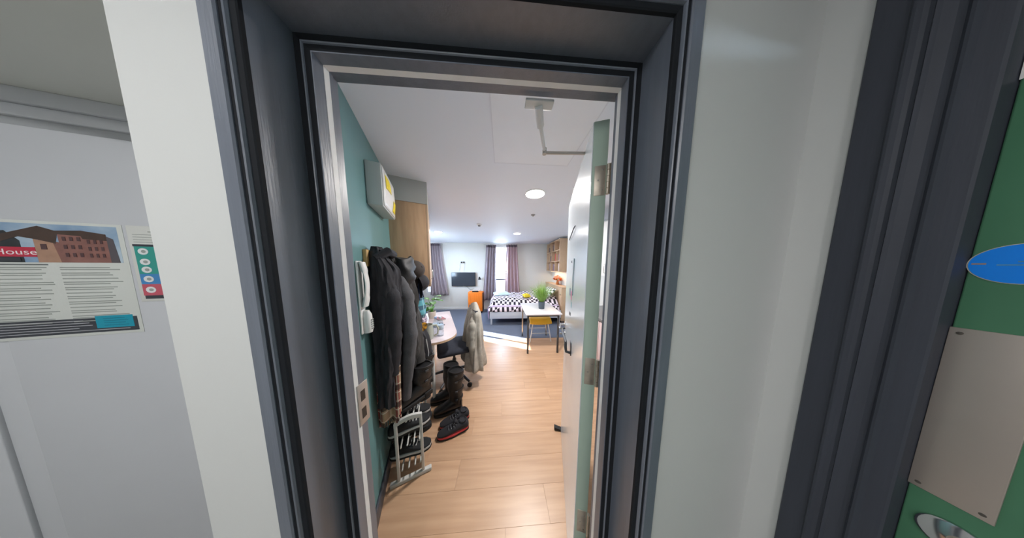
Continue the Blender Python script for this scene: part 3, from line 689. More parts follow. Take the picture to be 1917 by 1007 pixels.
# tote bag and scarf
tb = lthing('tote_bag', 'blue and teal printed tote bag hanging beside the coats', 'bag', .585, .235, 1.06, -.3, CG)
rings = []
for i in range(13):
    z = .19 * i / 12; f = .75 + .25 * math.sin(PI * min(1, i / 9)); rings.append([((.045 * f) * math.cos(a) * (1 + .1 * math.sin(3 * a + i)), .085 * f * math.sin(a), z) for a in [2 * PI * k / 20 for k in range(20)]])
MB().loft(rings).build('body', stripes_mat('tote print', (84, 150, 164), [(.09, .45, .1, 2, (44, 58, 84)), (.06, .2, .4, 1, (150, 190, 196))]), tb, smooth=True)
for y in (-.03, .03): MB().tube([(y * .6, -.05, .18), (y * .6 - .01, -.03, .28), (-.01 + y * .3, .0, .36), (y * .6 - .01, .03, .28), (y * .6, .05, .18)], .006, n=8).build('strap', mat('navy webbing', (46, 58, 84), .9, var=.1), tb, smooth=True)
sf = lthing('tartan_scarf', 'red and beige tartan scarf hanging out beneath the coats', 'scarf', .09, .03, .50, 0, CG)
def scf(u, v): return (-.035 + .135 * u + .01 * v, .022 * math.sin(11 * u + 1.3) * (1 - .4 * v) - .02, .0 + .33 * v + .05 * u + .02 * math.sin(7 * u))
solid(MB().sheet(scf, 30, 16).build('cloth', m_tartan, sf, smooth=True), .008)
fr = MB()
for k in range(14):
    u = (k + .5) / 14; p = Vector(scf(u, 0)); fr.tube([p, p + Vector((.003, .002, -.02)), p + Vector((.0, 0, -.038))], .004, n=5)
fo = fr.build('fringe', m_tartan, sf, smooth=True); fo['kind'] = 'stuff'

# ================================================================== FOOTWEAR
# shoe rack: local X out of wall, Y along wall
rk = lthing('shoe_rack', 'white framed shoe rack standing against the teal wall', 'shoe rack', .075, .080)
m_rack = mat('white rack tube', (206, 206, 202), .4, var=.04)
for y in (0, .50):
    B(.0, .018, y - .009, y + .009, .025, .475).build('upright', m_rack, rk, bevel=.003)
    B(.152, .170, y - .009, y + .009, .025, .490).build('upright', m_rack, rk, bevel=.003)
    arcp = []
    for k in range(9):
        u = k / 8; arcp.append((0 + .17 * u, .475 + .015 * u + .020 * math.sin(PI * u)))
    lo = [(x, z - .030) for x, z in reversed(arcp)]
    MB().prism(arcp + lo, y - .010, y + .010, 'y').build('top_arch', m_rack, rk, bevel=.002)
    B(-.045, .215, y - .014, y + .014, .0, .028).build('foot', m_rack, rk, bevel=.005)
for z in (.09, .27, .455):
    for x in (.03, .07, .11, .145): MB().tube([(x, 0, z + .04 * x), (x, .50, z + .04 * x)], .005, n=8).build('rung', m_rack, rk, smooth=True)

def foot_rings(keys, n=18, flat=2.4):
    """keys: (x, halfwidth, zbottom, ztop, ycentre) -> rings across x"""
    rings = []
    for (x, hw, zb, zt, yc) in keys:
        ring = []
        for k in range(n):
            a = 2 * PI * k / n; c, s_ = math.cos(a), math.sin(a)
            y = yc + hw * math.copysign(abs(c) ** .8, c)
            z = (zb + zt) / 2 + (zt - zb) / 2 * math.copysign(abs(s_) ** .8, s_)
            ring.append((x, y, z))
        rings.append(ring)
    return rings
def outline(length, hw, x0=0, n=20):
    pts = []
    for k in range(n):
        a = 2 * PI * k / n; c, s_ = math.cos(a), math.sin(a)
        w_ = hw * (1.0 if c > 0 else .82)
        pts.append((x0 + length / 2 * (1 + math.copysign(abs(c) ** .7, c)), w_ * math.copysign(abs(s_) ** .75, s_)))
    return pts
def boot(label, loc, rz, group, h=.46):
    t = thing('tall_boot', label, 'boot', loc, rz, group)
    MB().prism(outline(.29, .052, -.07), 0, .028).build('sole', m_rubber, t, bevel=.005)
    B(-.068, .0, -.042, .042, 0, .04).build('heel', m_rubber, t, bevel=.006)
    ft = [(-.068, .012, .03, .10, 0), (-.055, .042, .025, .15, 0), (.0, .046, .025, .155, 0), (.06, .048, .025, .135, 0), (.12, .050, .025, .10, 0), (.17, .048, .025, .085, 0), (.205, .036, .025, .07, 0), (.218, .012, .03, .055, 0)]
    MB().loft(foot_rings(ft)).build('foot', m_leather, t, smooth=True)
    rings = []
    for i in range(15):
        u = i / 14; z = .09 + (h - .09) * u
        a_, b_ = .058 + .022 * math.sin(PI * min(1, u * 1.1) * .55), .046 + .022 * math.sin(PI * .55 * u)
        cx_ = -.012 + .012 * math.sin(PI * u)
        rings.append([(cx_ + a_ * math.cos(q) * (1 + .05 * math.sin(3 * q + i)), b_ * math.sin(q) * (1 + .05 * math.sin(4 * q + 2 * i)), z + .012 * math.cos(q) * u) for q in [2 * PI * k / 22 for k in range(22)]])
    for f, dz in ((.90, 0), (.82, -.05)): rings.append([(x * f, y * f, z + dz) for x, y, z in rings[14]])
    MB().loft(rings).build('shaft', m_leather, t, smooth=True)
    for k, z in enumerate([q for q in (.15, .25, .36, h - .03) if q < h - .02]):
        u = (z - .09) / (h - .09); a_, b_ = .060 + .023 * math.sin(PI * min(1, u * 1.1) * .55), .049 + .023 * math.sin(PI * .55 * u)
        st_ = MB().loft([[(-.012 + a_ * math.cos(q), b_ * math.sin(q), z + dz) for q in [2 * PI * j / 22 for j in range(22)]] for dz in (-.010, .010)]).build('strap', m_leather, t, smooth=True)
        B(-.020, .006, b_ - .002, b_ + .005, z - .009, z + .009).build('buckle', m_darkgrey, st_, bevel=.002)
        B(-.020, .006, -b_ - .005, -b_ + .002, z - .009, z + .009).build('buckle', m_darkgrey, st_, bevel=.002)
    return t
BG = 'tall black boots'
boot('tall black buckled boot standing on the floor behind the red sneakers', (-.505, 1.645, 0), PI + .35, BG)
boot('tall black boot on the floor, second one nearer the desk', (-.60, 1.79, 0), PI + .30, BG, .44)
RZ = .475 + .022
boot('black leather boot standing on top of the shoe rack, nearest the doorway', L(.235, .245, RZ), PHI + PI + .55, BG, .27)
boot('black leather boot on the shoe rack behind the first one', L(.40, .25, RZ), PHI + PI + .30, BG, .27)
def sneaker(name, label, loc, rz, group, stripe, m_up, lace):
    t = thing(name, label, 'shoe', loc, rz, group)
    MB().prism(outline(.285, .050, -.07), 0, .016).build('outsole', m_rubber, t, bevel=.004)
    MB().prism(outline(.280, .0505, -.067), .016, .034).build('midsole', stripe, t, bevel=.004)
    ft = [(-.066, .014, .030, .070, 0), (-.052, .038, .028, .098, 0), (-.01, .041, .028, .100, 0), (.04, .042, .028, .098, 0), (.08, .045, .028, .080, 0), (.13, .047, .028, .064, 0), (.175, .042, .028, .052, 0), (.205, .026, .028, .045, 0), (.212, .008, .030, .040, 0)]
    up = MB().loft(foot_rings(ft)).build('upper', m_up, t, smooth=True)
    MB().lathe([(.030, .094), (.034, .100), (.034, .108), (.028, .112), (.022, .104)], (-.012, 0, 0), n=20).build('collar', m_up, t, smooth=True)
    tg = MB().prism([(.03, .095), (.045, .125), (.060, .122), (.085, .080)], -.018, .018, 'y').build('tongue', m_up, t, bevel=.004)
    for k in range(4):
        x = .050 + k * .020; z = .100 - k * .009
        MB().tube([(x, -.026, z - .008), (x + .008, 0, z + .005), (x, .026, z - .008)], .0034, n=6).build('lace', lace, t, smooth=True)
    MB().tube([(.05, .0, .112), (.07, .03, .110), (.06, .045, .085)], .003, n=6).build('lace_loop', lace, t, smooth=True)
    return t
SG = 'black sneakers with red soles on the floor'
sneaker('sneaker', 'black sneaker with red sole stripe, front one on the floor', (-.388, 1.418, 0), PI + .36, SG, m_redsole, m_black, m_darkgrey)
sneaker('sneaker', 'black sneaker with red sole, rear one against the boots', (-.405, 1.525, 0), PI + .42, SG, m_redsole, m_black, m_darkgrey)
RG = 'shoes kept on the white rack'
m_canvas = mat('black canvas', (30, 32, 36), .85, var=.2, vscale=30, bump=.2, bscale=200)
for k, (s_, z, lab) in enumerate(((.15, .10, 'black shoe with white laces on the lower rack tier, nearest the doorway'), (.29, .10, 'black shoe on the lower rack tier, second from the doorway'), (.43, .10, 'black shoe on the lower rack tier, farthest from the doorway'),
                                 (.15, .28, 'black shoe with white laces on the upper rack tier, nearest the doorway'), (.29, .28, 'black shoe on the upper rack tier, second from the doorway'), (.43, .28, 'black shoe on the upper rack tier, farthest from the doorway'))):
    sneaker('canvas_shoe', lab, L(s_ + .03, .135 - .05, z + .008), PHI + (.12 if k % 2 else -.1) + (0 if k < 3 else .05), RG, m_lace if k in (0, 3, 4) else m_rubber, m_canvas, m_lace)
# ================================================================== DESK
dk = thing('desk', 'pale desk with rounded front corner along the left wall', 'desk', (*P0, 0), PHI)
pts = [(.004, .66), (.30, .66)]
for k in range(9): a = -PI / 2 + PI / 2 * k / 8; pts.append((.36 + .24 * math.cos(a), .90 + .24 * math.sin(a)))
pts += [(.60, 1.92), (.004, 1.92)]
MB().prism(pts, .716, .738).build('top_core', m_woodedge, dk)
MB().prism(pts, .738, .741).build('top_surface', m_deskt, dk, label='pale pinkish desk surface')
for y in (.72, 1.86):
    MB().tube([(.32, y, 0), (.32, y, .716)], .018, n=12).build('leg', m_whitep, dk, smooth=True)
    B(.03, .33, y - .015, y + .015, .685, .716).build('bearer', m_whitep, dk, bevel=.002)
    B(.03, .06, y - .015, y + .015, 0, .69).build('rear_leg', m_whitep, dk, bevel=.002)
def dthing(name, label, cat, s, off, z=.741, rz=0, group=None): return lthing(name, label, cat, s, off, z, rz, group)
pl_ = dthing('potted_plant', 'leafy green plant in a cream pot on the desk', 'potted plant', 1.60, .315)
MB().lathe([(.0001, 0), (.045, 0), (.056, .05), (.062, .11), (.055, .112), (.053, .095), (.0001, .095)], n=20).build('pot', m_potc, pl_, smooth=True)
MB().lathe([(.0001, .095), (.052, .095), (.05, .1), (.0001, .102)], n=16).build('soil', m_soil, pl_, smooth=True)
random.seed(11)
def leaf_mesh(ln, wd):
    return MB().sheet(lambda u, v: (ln * u, wd * (v - .5) * 2 * math.sin(PI * min(1, .12 + .88 * u)) ** .8, -.25 * ln * u * u + .18 * wd * abs(2 * v - 1)), 8, 4)
for k in range(13):
    a = k * 2.4; el = .5 + .9 * random.random(); ht = .09 + .16 * random.random(); r = .03 + .03 * random.random()
    tip = Vector((math.cos(a) * r, math.sin(a) * r, .10 + ht))
    MB().tube([(math.cos(a) * .012, math.sin(a) * .012, .095), tuple(tip * .6 + Vector((0, 0, .05))), tuple(tip)], .003, n=6).build('stem', m_leaf, pl_, smooth=True)
    lf = leaf_mesh(.10 + .03 * random.random(), .042 + .012 * random.random()).build('leaf', m_leaf, pl_, smooth=True); solid(lf, .0012)
    lf.location = tip; lf.rotation_euler = (0, -.5 + .7 * random.random(), a + random.uniform(-.4, .4))
jg = dthing('glass_jug', 'pale glass jug with a big loop handle at the desk end', 'jug', .80, .285)
MB().lathe([(.0001, 0), (.048, 0), (.056, .02), (.058, .10), (.048, .155), (.050, .165), (.045, .163), (.054, .10), (.050, .01), (.0001, .008)], n=24).build('body', mat('milky glass', (206, 210, 198), .15, trans=.35, var=.03), jg, smooth=True)
MB().tube([(.045, -.01, .15), (.085, -.02, .155), (.105, -.02, .11), (.095, -.02, .05), (.052, -.01, .025)], .009, n=10).build('handle', mat('pale sage plastic', (196, 198, 178), .4, var=.05), jg, smooth=True)
def bottle(label, s_, off, h, r, cap_c):
    t = dthing('water_bottle', label, 'bottle', s_, off, group='clear water bottles on the desk')
    MB().lathe([(.0001, 0), (r * .9, 0), (r, .012), (r, h * .28), (r * .93, h * .31), (r, h * .34), (r, h * .62), (r * .8, h * .76), (.014, h * .88), (.014, h * .94), (.0001, h * .94)], n=20).build('body', m_clear, t, smooth=True)
    MB().lathe([(.0001, h * .92), (.017, h * .92), (.016, h), (.0001, h)], n=16).build('cap', mat('bottle cap %d' % cap_c[0], cap_c, .4, var=.05), t, smooth=True)
    MB().lathe([(r + .0006, h * .36), (r + .0012, h * .365), (r + .0012, h * .58), (r + .0006, h * .585)], n=20).build('label_band', mat('bottle label', (190, 205, 222), .4, var=.2, vscale=40), t, smooth=True)
bottle('clear plastic bottle nearest the rounded desk corner', .83, .412, .23, .036, (210, 220, 230))
bottle('clear plastic bottle between the jug and the front bottle', .95, .365, .20, .033, (150, 170, 210))
mk = dthing('makeup_bag', 'pinkish net wash bag beside the plant on the desk', 'bag', 1.42, .20)
rings = []
for i in range(9):
    z = .15 * i / 8; f = math.sin(PI * (.28 + .68 * i / 8)); rings.append([(.055 * f * math.cos(a), .10 * f * math.sin(a) * (1 + .06 * math.sin(5 * a + i)), z) for a in [2 * PI * k / 20 for k in range(20)]])
MB().loft(rings).build('body', stripes_mat('net bag print', (176, 160, 178), [(.03, .4, 0, 2, (70, 62, 84)), (.04, .3, .3, 1, (216, 206, 216))]), mk, smooth=True)
MB().tube([(0, -.06, .13), (.005, -.03, .20), (.005, .03, .20), (0, .06, .13)], .005, n=8).build('strap', m_black, mk, smooth=True)
pp_ = dthing('paper_sheet', 'white paper sheet lying on the desk beyond the bottles', 'paper', 1.60, .47, .7412, .2)
B(-.10, .10, -.14, .14, 0, .0015).build('sheet', mat('pink white paper', (226, 214, 220), .7, var=.05), pp_)
mg = dthing('notebook', 'thin dark red notebook on the desk paper', 'notebook', 1.50, .43, .7430, .35)
B(-.05, .05, -.09, .09, 0, .010).build('pages', m_paper, mg, bevel=.001); B(-.053, .053, -.093, .093, .010, .012).build('cover', mat('dusty red cover', (168, 104, 112), .6, var=.1), mg, bevel=.0005)
sgl = dthing('sunglasses', 'dark sunglasses lying on the desk before the notebook', 'sunglasses', 1.22, .44, .743, .3)
for y in (-.035, .035): MB().lathe([(.0001, 0), (.027, 0), (.028, .004), (.0001, .006)], (0, y, .0), n=18).build('lens', mat('dark lens', (52, 46, 60), .15, var=.05), sgl, smooth=True)
MB().tube([(0, -.012, .006), (.004, 0, .010), (0, .012, .006)], .003, n=6).build('bridge', m_rubber, sgl, smooth=True)
for y in (-.062, .062): MB().tube([(0, y, .006), (-.06, y * .95, .008), (-.11, y * .8, .004)], .0028, n=6).build('temple', m_rubber, sgl, smooth=True)

# ================================================================== OFFICE CHAIR + CARDIGAN
oc = lthing('office_chair', 'dark office chair pulled up to the desk under a cardigan', 'chair', 1.05, .575)
MB().box(-.21, .21, -.22, .22, .44, .52).build('seat', m_navyseat, oc, bevel=.035, seg=3)
MB().lathe([(.0001, .14), (.025, .14), (.025, .30), (.016, .30), (.016, .44), (.0001, .44)], n=16).build('gas_column', m_darkgrey, oc, smooth=True)
for k in range(5):
    a = 2 * PI * k / 5 + .25; c, s_ = math.cos(a), math.sin(a)
    MB().tube([(0, 0, .14), (.14 * c, .14 * s_, .12), (.29 * c, .29 * s_, .075)], [.022, .019, .014], n=10).build('base_arm', m_darkgrey, oc, smooth=True)
    cs = MB().lathe([(.0001, -.010), (.030, -.010), (.030, .010), (.0001, .010)], (0, 0, 0), n=18, axis='y').build('castor', m_rubber, oc, smooth=True); cs.location = (.29 * c, .29 * s_, .031); cs.rotation_euler = (0, 0, a * 1.7)
    MB().lathe([(.0001, .02), (.006, .02), (.006, .05), (.0001, .05)], n=8).build('castor_stem', m_steel, cs, smooth=True)
bkm = MB().sheet(lambda u, v: (.245 - .03 * math.sin(PI * u) + .03 * v, -.20 + .40 * u, .60 + .38 * v), 10, 8).build('backrest', m_navyseat, oc, smooth=True); solid(bkm, .035)
MB().tube([(.12, 0, .44), (.25, 0, .45), (.285, 0, .55), (.285, 0, .70)], .014, n=10).build('back_bracket', m_darkgrey, oc, smooth=True)
MB().tube([(.0, .22, .47), (-.02, .28, .46)], .006, n=8).build('tilt_lever', m_rubber, oc, smooth=True)
cg = lthing('cardigan', 'grey knitted cardigan draped over the office chair back', 'cardigan', 1.05, .575)
cb_ = MB(); rings = []
for i in range(27):
    u = i / 26; ring = []
    yc, xc, hy, hx = lerpk([(0, .0, .285, .055, .03), (.06, 0, .285, .13, .05), (.16, -.01, .28, .225, .075), (.5, -.03, .26, .265, .105), (1, -.04, .25, .285, .135)], u)
    for j in range(60):
        a = 2 * PI * j / 60
        f = 1 + (.03 + .20 * u) * math.sin(9 * a + .8 * math.sin(4 * u)) + .05 * u * math.sin(17 * a + 3 * u) + .12 * mnoise.noise(Vector((2.5 * math.cos(a), 2.5 * math.sin(a), u * 4)))
        hem = .20 + .17 * (.5 + .5 * math.sin(a)) + .03 * math.sin(3 * a)
        top = 1.045 - .02 * math.sin(a)
        ring.append((xc + hx * f * math.cos(a), yc + hy * (1 + .3 * (f - 1)) * math.sin(a), top + (hem - top) * u))
    rings.append(ring)
cb_.loft(rings, cap=False); cb_.f.append(tuple(range(60)))
solid(cb_.build('body', m_cardi, cg, smooth=True), .010)
sleeve([(.25, -.14, .93), (.22, -.215, .80), (.20, -.26, .55), (.215, -.255, .24)], [.03, .052, .050, .040], 1).build('sleeve', m_cardi, cg, smooth=True)
sleeve([(.30, .14, .95), (.34, .215, .82), (.36, .25, .60), (.35, .25, .38)], [.03, .052, .050, .040], 2).build('sleeve', m_cardi, cg, smooth=True)

# ================================================================== FAR END OF THE ROOM
tv = thing('television', 'flat black television mounted on the white far wall', 'television', (-1.37, FY, 1.108), 0)
B(-.42, .42, -.085, -.045, -.245, .245).build('casing', m_rubber, tv, bevel=.006)
B(-.41, .41, -.0865, -.085, -.232, .236).build('screen', m_screen, tv)
B(-.12, .12, -.045, 0, -.10, .10).build('wall_bracket', m_darkgrey, tv, bevel=.004)
B(-.03, .03, -.088, -.086, -.241, -.236).build('logo_bar', m_steel, tv)
so = thing('wall_socket', 'white double socket with two black plugs above the television', 'socket', (-1.40, FY, 1.71))
B(-.075, .075, -.010, 0, -.043, .043).build('plate', m_whitep, so, bevel=.003)
for x in (-.035, .045): B(x - .026, x + .026, -.045, -.010, -.026, .030).build('plug', m_rubber, so, bevel=.006)
def cable(label, pts, m, r=.006):
    c = MB().tube(pts, r, n=6).build('cable', m, smooth=True); tag(c, label, 'cable', 'television cables'); return c
cable('pale cable from the wall socket down to the television', [(-1.44, FY - .03, 1.70), (-1.52, FY - .03, 1.62), (-1.49, FY - .03, 1.50), (-1.53, FY - .02, 1.42), (-1.50, FY - .02, 1.36)], m_whitep)
cable('second pale cable dropping right of the plugs', [(-1.355, FY - .03, 1.69), (-1.33, FY - .03, 1.58), (-1.37, FY - .02, 1.46), (-1.35, FY - .02, 1.36)], m_whitep)
cable('dark cable hanging from the television to the router', [(-1.28, FY - .04, .86), (-1.15, FY - .05, .74), (-1.0, FY - .15, .78), (-.93, FY - .33, .775)], m_darkgrey, .007)
# curtains
def curtain(label, x0t, x1t, x0b, x1b, zt, zb, n, y=FY - .11, m=None):
    t = thing('curtain', label, 'curtain', ((x0t + x1t) / 2, y, 0), 0, 'mauve grey curtains')
    xc = (x0t + x1t) / 2
    def fn(u, v):
        xt = x0t + (x1t - x0t) * u; xb = x0b + (x1b - x0b) * u
        x = xt + (xb - xt) * v ** 1.2
        return (x - xc, (.040 + .024 * v) * math.sin(2 * PI * n * u + .6 * math.sin(3 * v)) + .01 * math.sin(2 * PI * n * 2.1 * u + 1), zt + (zb - zt) * v)
    solid(MB().sheet(fn, n * 12, 18).build('cloth', m or m_curt, t, smooth=True), .006)
    def hd_(u, v): x, yy, z = fn(u, .045 * v); return (x, yy - .006, z + .003)
    solid(MB().sheet(hd_, n * 12, 2).build('heading_tape', mat('darker curtain heading', (118, 108, 118), .9, var=.1), t, smooth=True), .004)
    for k in range(n):
        MB().tube([(x0t - xc + (x1t - x0t) * (k + .5) / n, 0, zt - .02), (x0t - xc + (x1t - x0t) * (k + .5) / n, 0, zt + .03)], .004, n=6).build('glide', m_whitep, t, smooth=True)
    return t
curtain('long grey curtain left of the television', -2.50, -2.12, -2.52, -1.90, 2.345, .55, 5)
curtain('grey curtain on the left side of the narrow far window', -.55, -.20, -.70, -.22, 2.32, .36, 4)
curtain('pinkish grey curtain on the right side of the narrow far window', .16, .54, .10, .66, 2.335, .48, 4, m=m_curt2)
for (a, b, lab) in ((-2.78, -1.95, 'white curtain track left of the television'), (-.75, .72, 'white curtain track over the narrow far window')):
    tk = B(a, b, FY - .125, FY - .095, 2.362, 2.385).build('curtain_track', m_whitep, bevel=.003); tag(tk, lab, 'curtain track')
    B(a + .1, a + .13, FY - .10, FY, 2.366, 2.382).build('bracket', m_whitep, tk); B(b - .13, b - .1, FY - .10, FY, 2.366, 2.382).build('bracket', m_whitep, tk)
wl = thing('wall_lamp', 'small dark reading lamp on the far wall beside the curtain', 'lamp', (-.80, FY, 1.12))
MB().lathe([(.0001, 0), (.035, 0), (.03, -.02), (.0001, -.022)], n=18, axis='y').build('base', m_rubber, wl, smooth=True)
MB().tube([(0, -.02, 0), (0, -.07, .03), (0, -.12, .05)], .007, n=8).build('arm', m_rubber, wl, smooth=True)
MB().lathe([(.0001, .06), (.022, .05), (.045, -.05), (.040, -.05), (.0001, .03)], (0, -.13, .03), n=18).build('shade', m_rubber, wl, smooth=True)
# suitcase and router
su = thing('suitcase', 'bright orange hard suitcase standing under the television', 'suitcase', (-.885, 5.47, 0), -.06)
B(-.25, .25, -.13, .13, .055, .725).build('shell', m_orange, su, bevel=.035, seg=3)
for k in range(6): B(-.20 + k * .072, -.17 + k * .072, -.134, -.125, .12, .66).build('rib', m_orange, su, bevel=.004)
B(.252 - .01, .262, -.14, .0, .07, .70).build('zip_band', m_rubber, su, bevel=.004)
for x in (-.20, .20):
    for y in (-.09, .09): MB().lathe([(.0001, -.012), (.028, -.012), (.028, .012), (.0001, .012)], (x, y, .0285), n=16, axis='x').build('wheel', m_rubber, su, smooth=True)
MB().tube([(-.10, -.09, .715), (-.09, -.10, .745), (.09, -.10, .745), (.10, -.09, .715)], .012, n=10).build('carry_handle', m_rubber, su, smooth=True)
B(-.11, .11, -.125, -.06, .718, .73).build('handle_tray', m_rubber, su, bevel=.003)
rou = thing('router', 'small white router box resting on top of the orange suitcase', 'router', (-.86, 5.52, .728), .1)
B(-.11, .11, -.05, .05, 0, .06).build('case', m_whitep, rou, bevel=.01); B(-.09, .09, -.0515, -.0495, .036, .046).build('light_bar', m_darkgrey, rou)
# bed
bd_ = thing('bed', 'white framed bed with its long side to the room', 'bed', (-.33, 4.20, 0))
BL, BW = 1.94, 1.25
for x in (.02, BL - .06):
    for y in (.02, BW - .06): B(x, x + .045, y, y + .045, 0, .20).build('leg', m_bedwhite, bd_, bevel=.004)
B(0, BL, 0, .025, .17, .375).build('side_rail', m_bedwhite, bd_, bevel=.004); B(0, BL, BW - .025, BW, .17, .375).build('side_rail', m_bedwhite, bd_, bevel=.004)
B(0, .025, .025, BW - .025, .17, .375).build('foot_rail', m_bedwhite, bd_, bevel=.004)
B(.03, BL - .02, .03, BW - .03, .30, .52).build('mattress', mat('lilac sheet', (206, 190, 220), .9, var=.08, vscale=8), bd_, bevel=.04, seg=3)
dv = thing('duvet', 'black and white checked duvet spread over the bed', 'duvet', (-.33, 4.20, 0))
def duv(u, v):
    x = -.03 + 1.92 * u; y = -.02 + 1.24 * v
    z = .42 + .20 * (1 - (1 - min(1, v / .34)) ** 2) + .07 * v + .05 * mnoise.noise(Vector((x * 2.2, y * 2.6, 1))) * min(1, v * 4) + .03 * mnoise.noise(Vector((x * 6, y * 6, 4))) * min(1, v * 4)
    z += .16 * max(0, u - .5) * 2 * v
    if v < .04: z -= (.04 - v) / .04 * .05
    if u < .06: z = z - (.06 - u) / .06 * (z - .42) * .7
    return (x, y - (.015 if v < .09 else 0), z)
dm = MB().sheet(duv, 60, 40); do = dm.build('cover', m_check, dv, smooth=True)
uv = do.data.uv_layers.new(name='UVMap')
# arc length style coordinates so that the print runs round the edge
for lp in do.data.loops:
    vx = do.data.vertices[lp.vertex_index].co; uv.data[lp.index].uv = (vx.x, vx.y + (.55 - vx.z) * (.9 if vx.y < .45 else .0))
solid(do, .03, -1)
def pillow(name, label, loc, sx, sy, h, m, rx=0, rz=0, group=None):
    t = thing(name, label, 'pillow' if name == 'pillow' else 'cushion', loc, rz, group); t.rotation_euler = (rx, 0, rz)
    def f(sgn): return lambda u, v: (sx * (u - .5), sy * (v - .5), sgn * h * (max(0, math.sin(PI * u) * math.sin(PI * v)) ** .45))
    mb = MB().sheet(f(1), 16, 12); mb.sheet(f(-1), 16, 12)
    mb.build('cover', m, t, smooth=True)
    return t
pb_ = pillow('pillow', 'checked pillow propped at the head of the bed', (1.36, 4.72, .80), .42, .62, .09, m_check, 0, .1, 'bed pillows')
pb_.rotation_euler = (0, -.7, .1)
for o_ in pb_.children:
    u_ = o_.data.uv_layers.new(name='UVMap')
    for lp in o_.data.loops: vx = o_.data.vertices[lp.vertex_index].co; u_.data[lp.index].uv = (vx.x, vx.y)
pillow('pillow', 'pale blue pillow lying at the foot end of the bed', (-.02, 5.10, .70), .50, .40, .08, mat('pale blue cotton', (190, 216, 230), .9, var=.05), .05, .2, 'bed pillows')
pillow('cushion', 'small yellow cushion on the checked duvet', (.72, 4.62, .72), .22, .18, .06, mat('yellow plush', (226, 206, 60), .9, var=.25, vscale=20), .3, .3, 'small cushions on the bed')
pillow('cushion', 'small red cushion on the duvet behind the plant', (1.10, 4.45, .72), .20, .14, .05, mat('red plush', (206, 92, 70), .9, var=.2, vscale=20), .3, -.2, 'small cushions on the bed')
sh_ = thing('bed_sheet', 'lilac sheet hanging off the foot corner of the bed', 'sheet', (-.37, 4.16, 0))
solid(MB().sheet(lambda u, v: (-.005 + .018 * math.sin(8 * u + 1), .02 + .55 * u, .16 + .26 * v), 16, 6).build('cloth', mat('lilac cotton', (206, 176, 214), .9, var=.08), sh_, smooth=True), .006)
# head unit, flowers, shelf
hu = thing('headboard_unit', 'pale oak cabinet along the right wall at the bed head', 'cabinet', (1.625, 4.22, 0))
B(0, .235, 0, 1.60, .06, .985).build('carcass', m_woodedge, hu, bevel=.002); B(-.012, .24, -.01, 1.61, .985, 1.01).build('top_board', m_woodedge, hu, bevel=.002)
B(.03, .22, .02, 1.58, 0, .06).build('plinth', m_darkgrey, hu)
for k in range(3): dd = B(-.010, -.0005, .01 + k * .53, .53 + k * .53, .08, .97).build('door', m_woodedge, hu, bevel=.001); MB().lathe([(.0001, -.010), (.012, -.010), (.012, -.03), (.0001, -.03)], (0, .06 + k * .53, .8), n=12, axis='x').build('knob', m_steel, dd, smooth=True)
fl = thing('flower_vase', 'bunch of orange flowers in a vase on the oak cabinet', 'flowers', (1.74, 4.92, 1.01))
MB().lathe([(.0001, 0), (.04, 0), (.05, .04), (.035, .09), (.04, .11), (.035, .108), (.0001, .10)], n=18).build('vase', mat('rust vase', (196, 120, 60), .4, var=.1), fl, smooth=True)
random.seed(5)
for k in range(60):
    a = random.random() * 2 * PI; el = random.random(); r = .20 * math.sqrt(random.random()); z = .12 + .17 * random.random() * (1 - (r / .24) ** 2)
    c_ = Vector((r * math.cos(a) * .6, r * math.sin(a) * 1.1, z))
    mb = MB(); q = 7
    for j in range(q):
        b_ = 2 * PI * j / q; mb.sheet(lambda u, v: (c_.x + .046 * u * math.cos(b_) - .018 * (v - .5) * 2 * math.sin(PI * u) * math.sin(b_), c_.y + .046 * u * math.sin(b_) + .018 * (v - .5) * 2 * math.sin(PI * u) * math.cos(b_), c_.z + .018 * u), 4, 2)
    hdw = mb.build('flower_head', m_flower, fl, smooth=True)
stm = MB()
for k in range(10): a = 2 * PI * k / 10; stm.tube([(.01 * math.cos(a), .01 * math.sin(a), .08), (.05 * math.cos(a), .07 * math.sin(a), .20)], .003, n=5)
so_ = stm.build('stems', m_leaf, fl, smooth=True); so_['kind'] = 'stuff'
sf_ = thing('cube_shelf', 'pale oak open shelf unit with cubbies on the right wall', 'shelf', (1.60, 4.42, 1.42))
SD, SLn, SH = .262, 1.28, .93
for y in (0, SLn - .02): B(0, SD, y, y + .02, 0, SH).build('end_panel', m_woodedge, sf_, bevel=.001)
B(SD - .008, SD, .02, SLn - .02, .02, SH - .02).build('back_panel', mat('shelf back', (190, 168, 150), .6, var=.06), sf_)
for z in (0, .30, .61, SH - .02): B(0, SD - .008, .02, SLn - .02, z, z + .02).build('shelf_board', m_woodedge, sf_, bevel=.001)
for (z0, z1, ys) in ((.02, .30, (.40, .82)), (.32, .61, (.30, .74, 1.02)), (.63, SH - .02, (.46, .90))):
    for y in ys: B(.002, SD - .008, y, y + .018, z0, z1).build('divider', m_woodedge, sf_, bevel=.001)
led = thing('shelf_light', 'slim warm light strip under the oak shelf unit', 'lamp', (1.73, 5.05, 1.42))
B(-.02, .02, -.50, .50, -.012, -.001).build('profile', m_whitep, led, bevel=.002); B(-.015, .015, -.49, .49, -.014, -.012).build('diffuser', mat('warm strip', (255, 240, 215), .4, emit=(255, 214, 160), estr=7), led)
ld = bpy.data.lights.new('shelf_light_glow', 'AREA'); ld.shape = 'RECTANGLE'; ld.size = .03; ld.size_y = .98; ld.energy = 3; ld.color = (1, .80, .56)
lo_ = bpy.data.objects.new('shelf_light_glow', ld); COL.objects.link(lo_); lo_.parent = led; lo_.location = (0, 0, -.016)
random.seed(21)
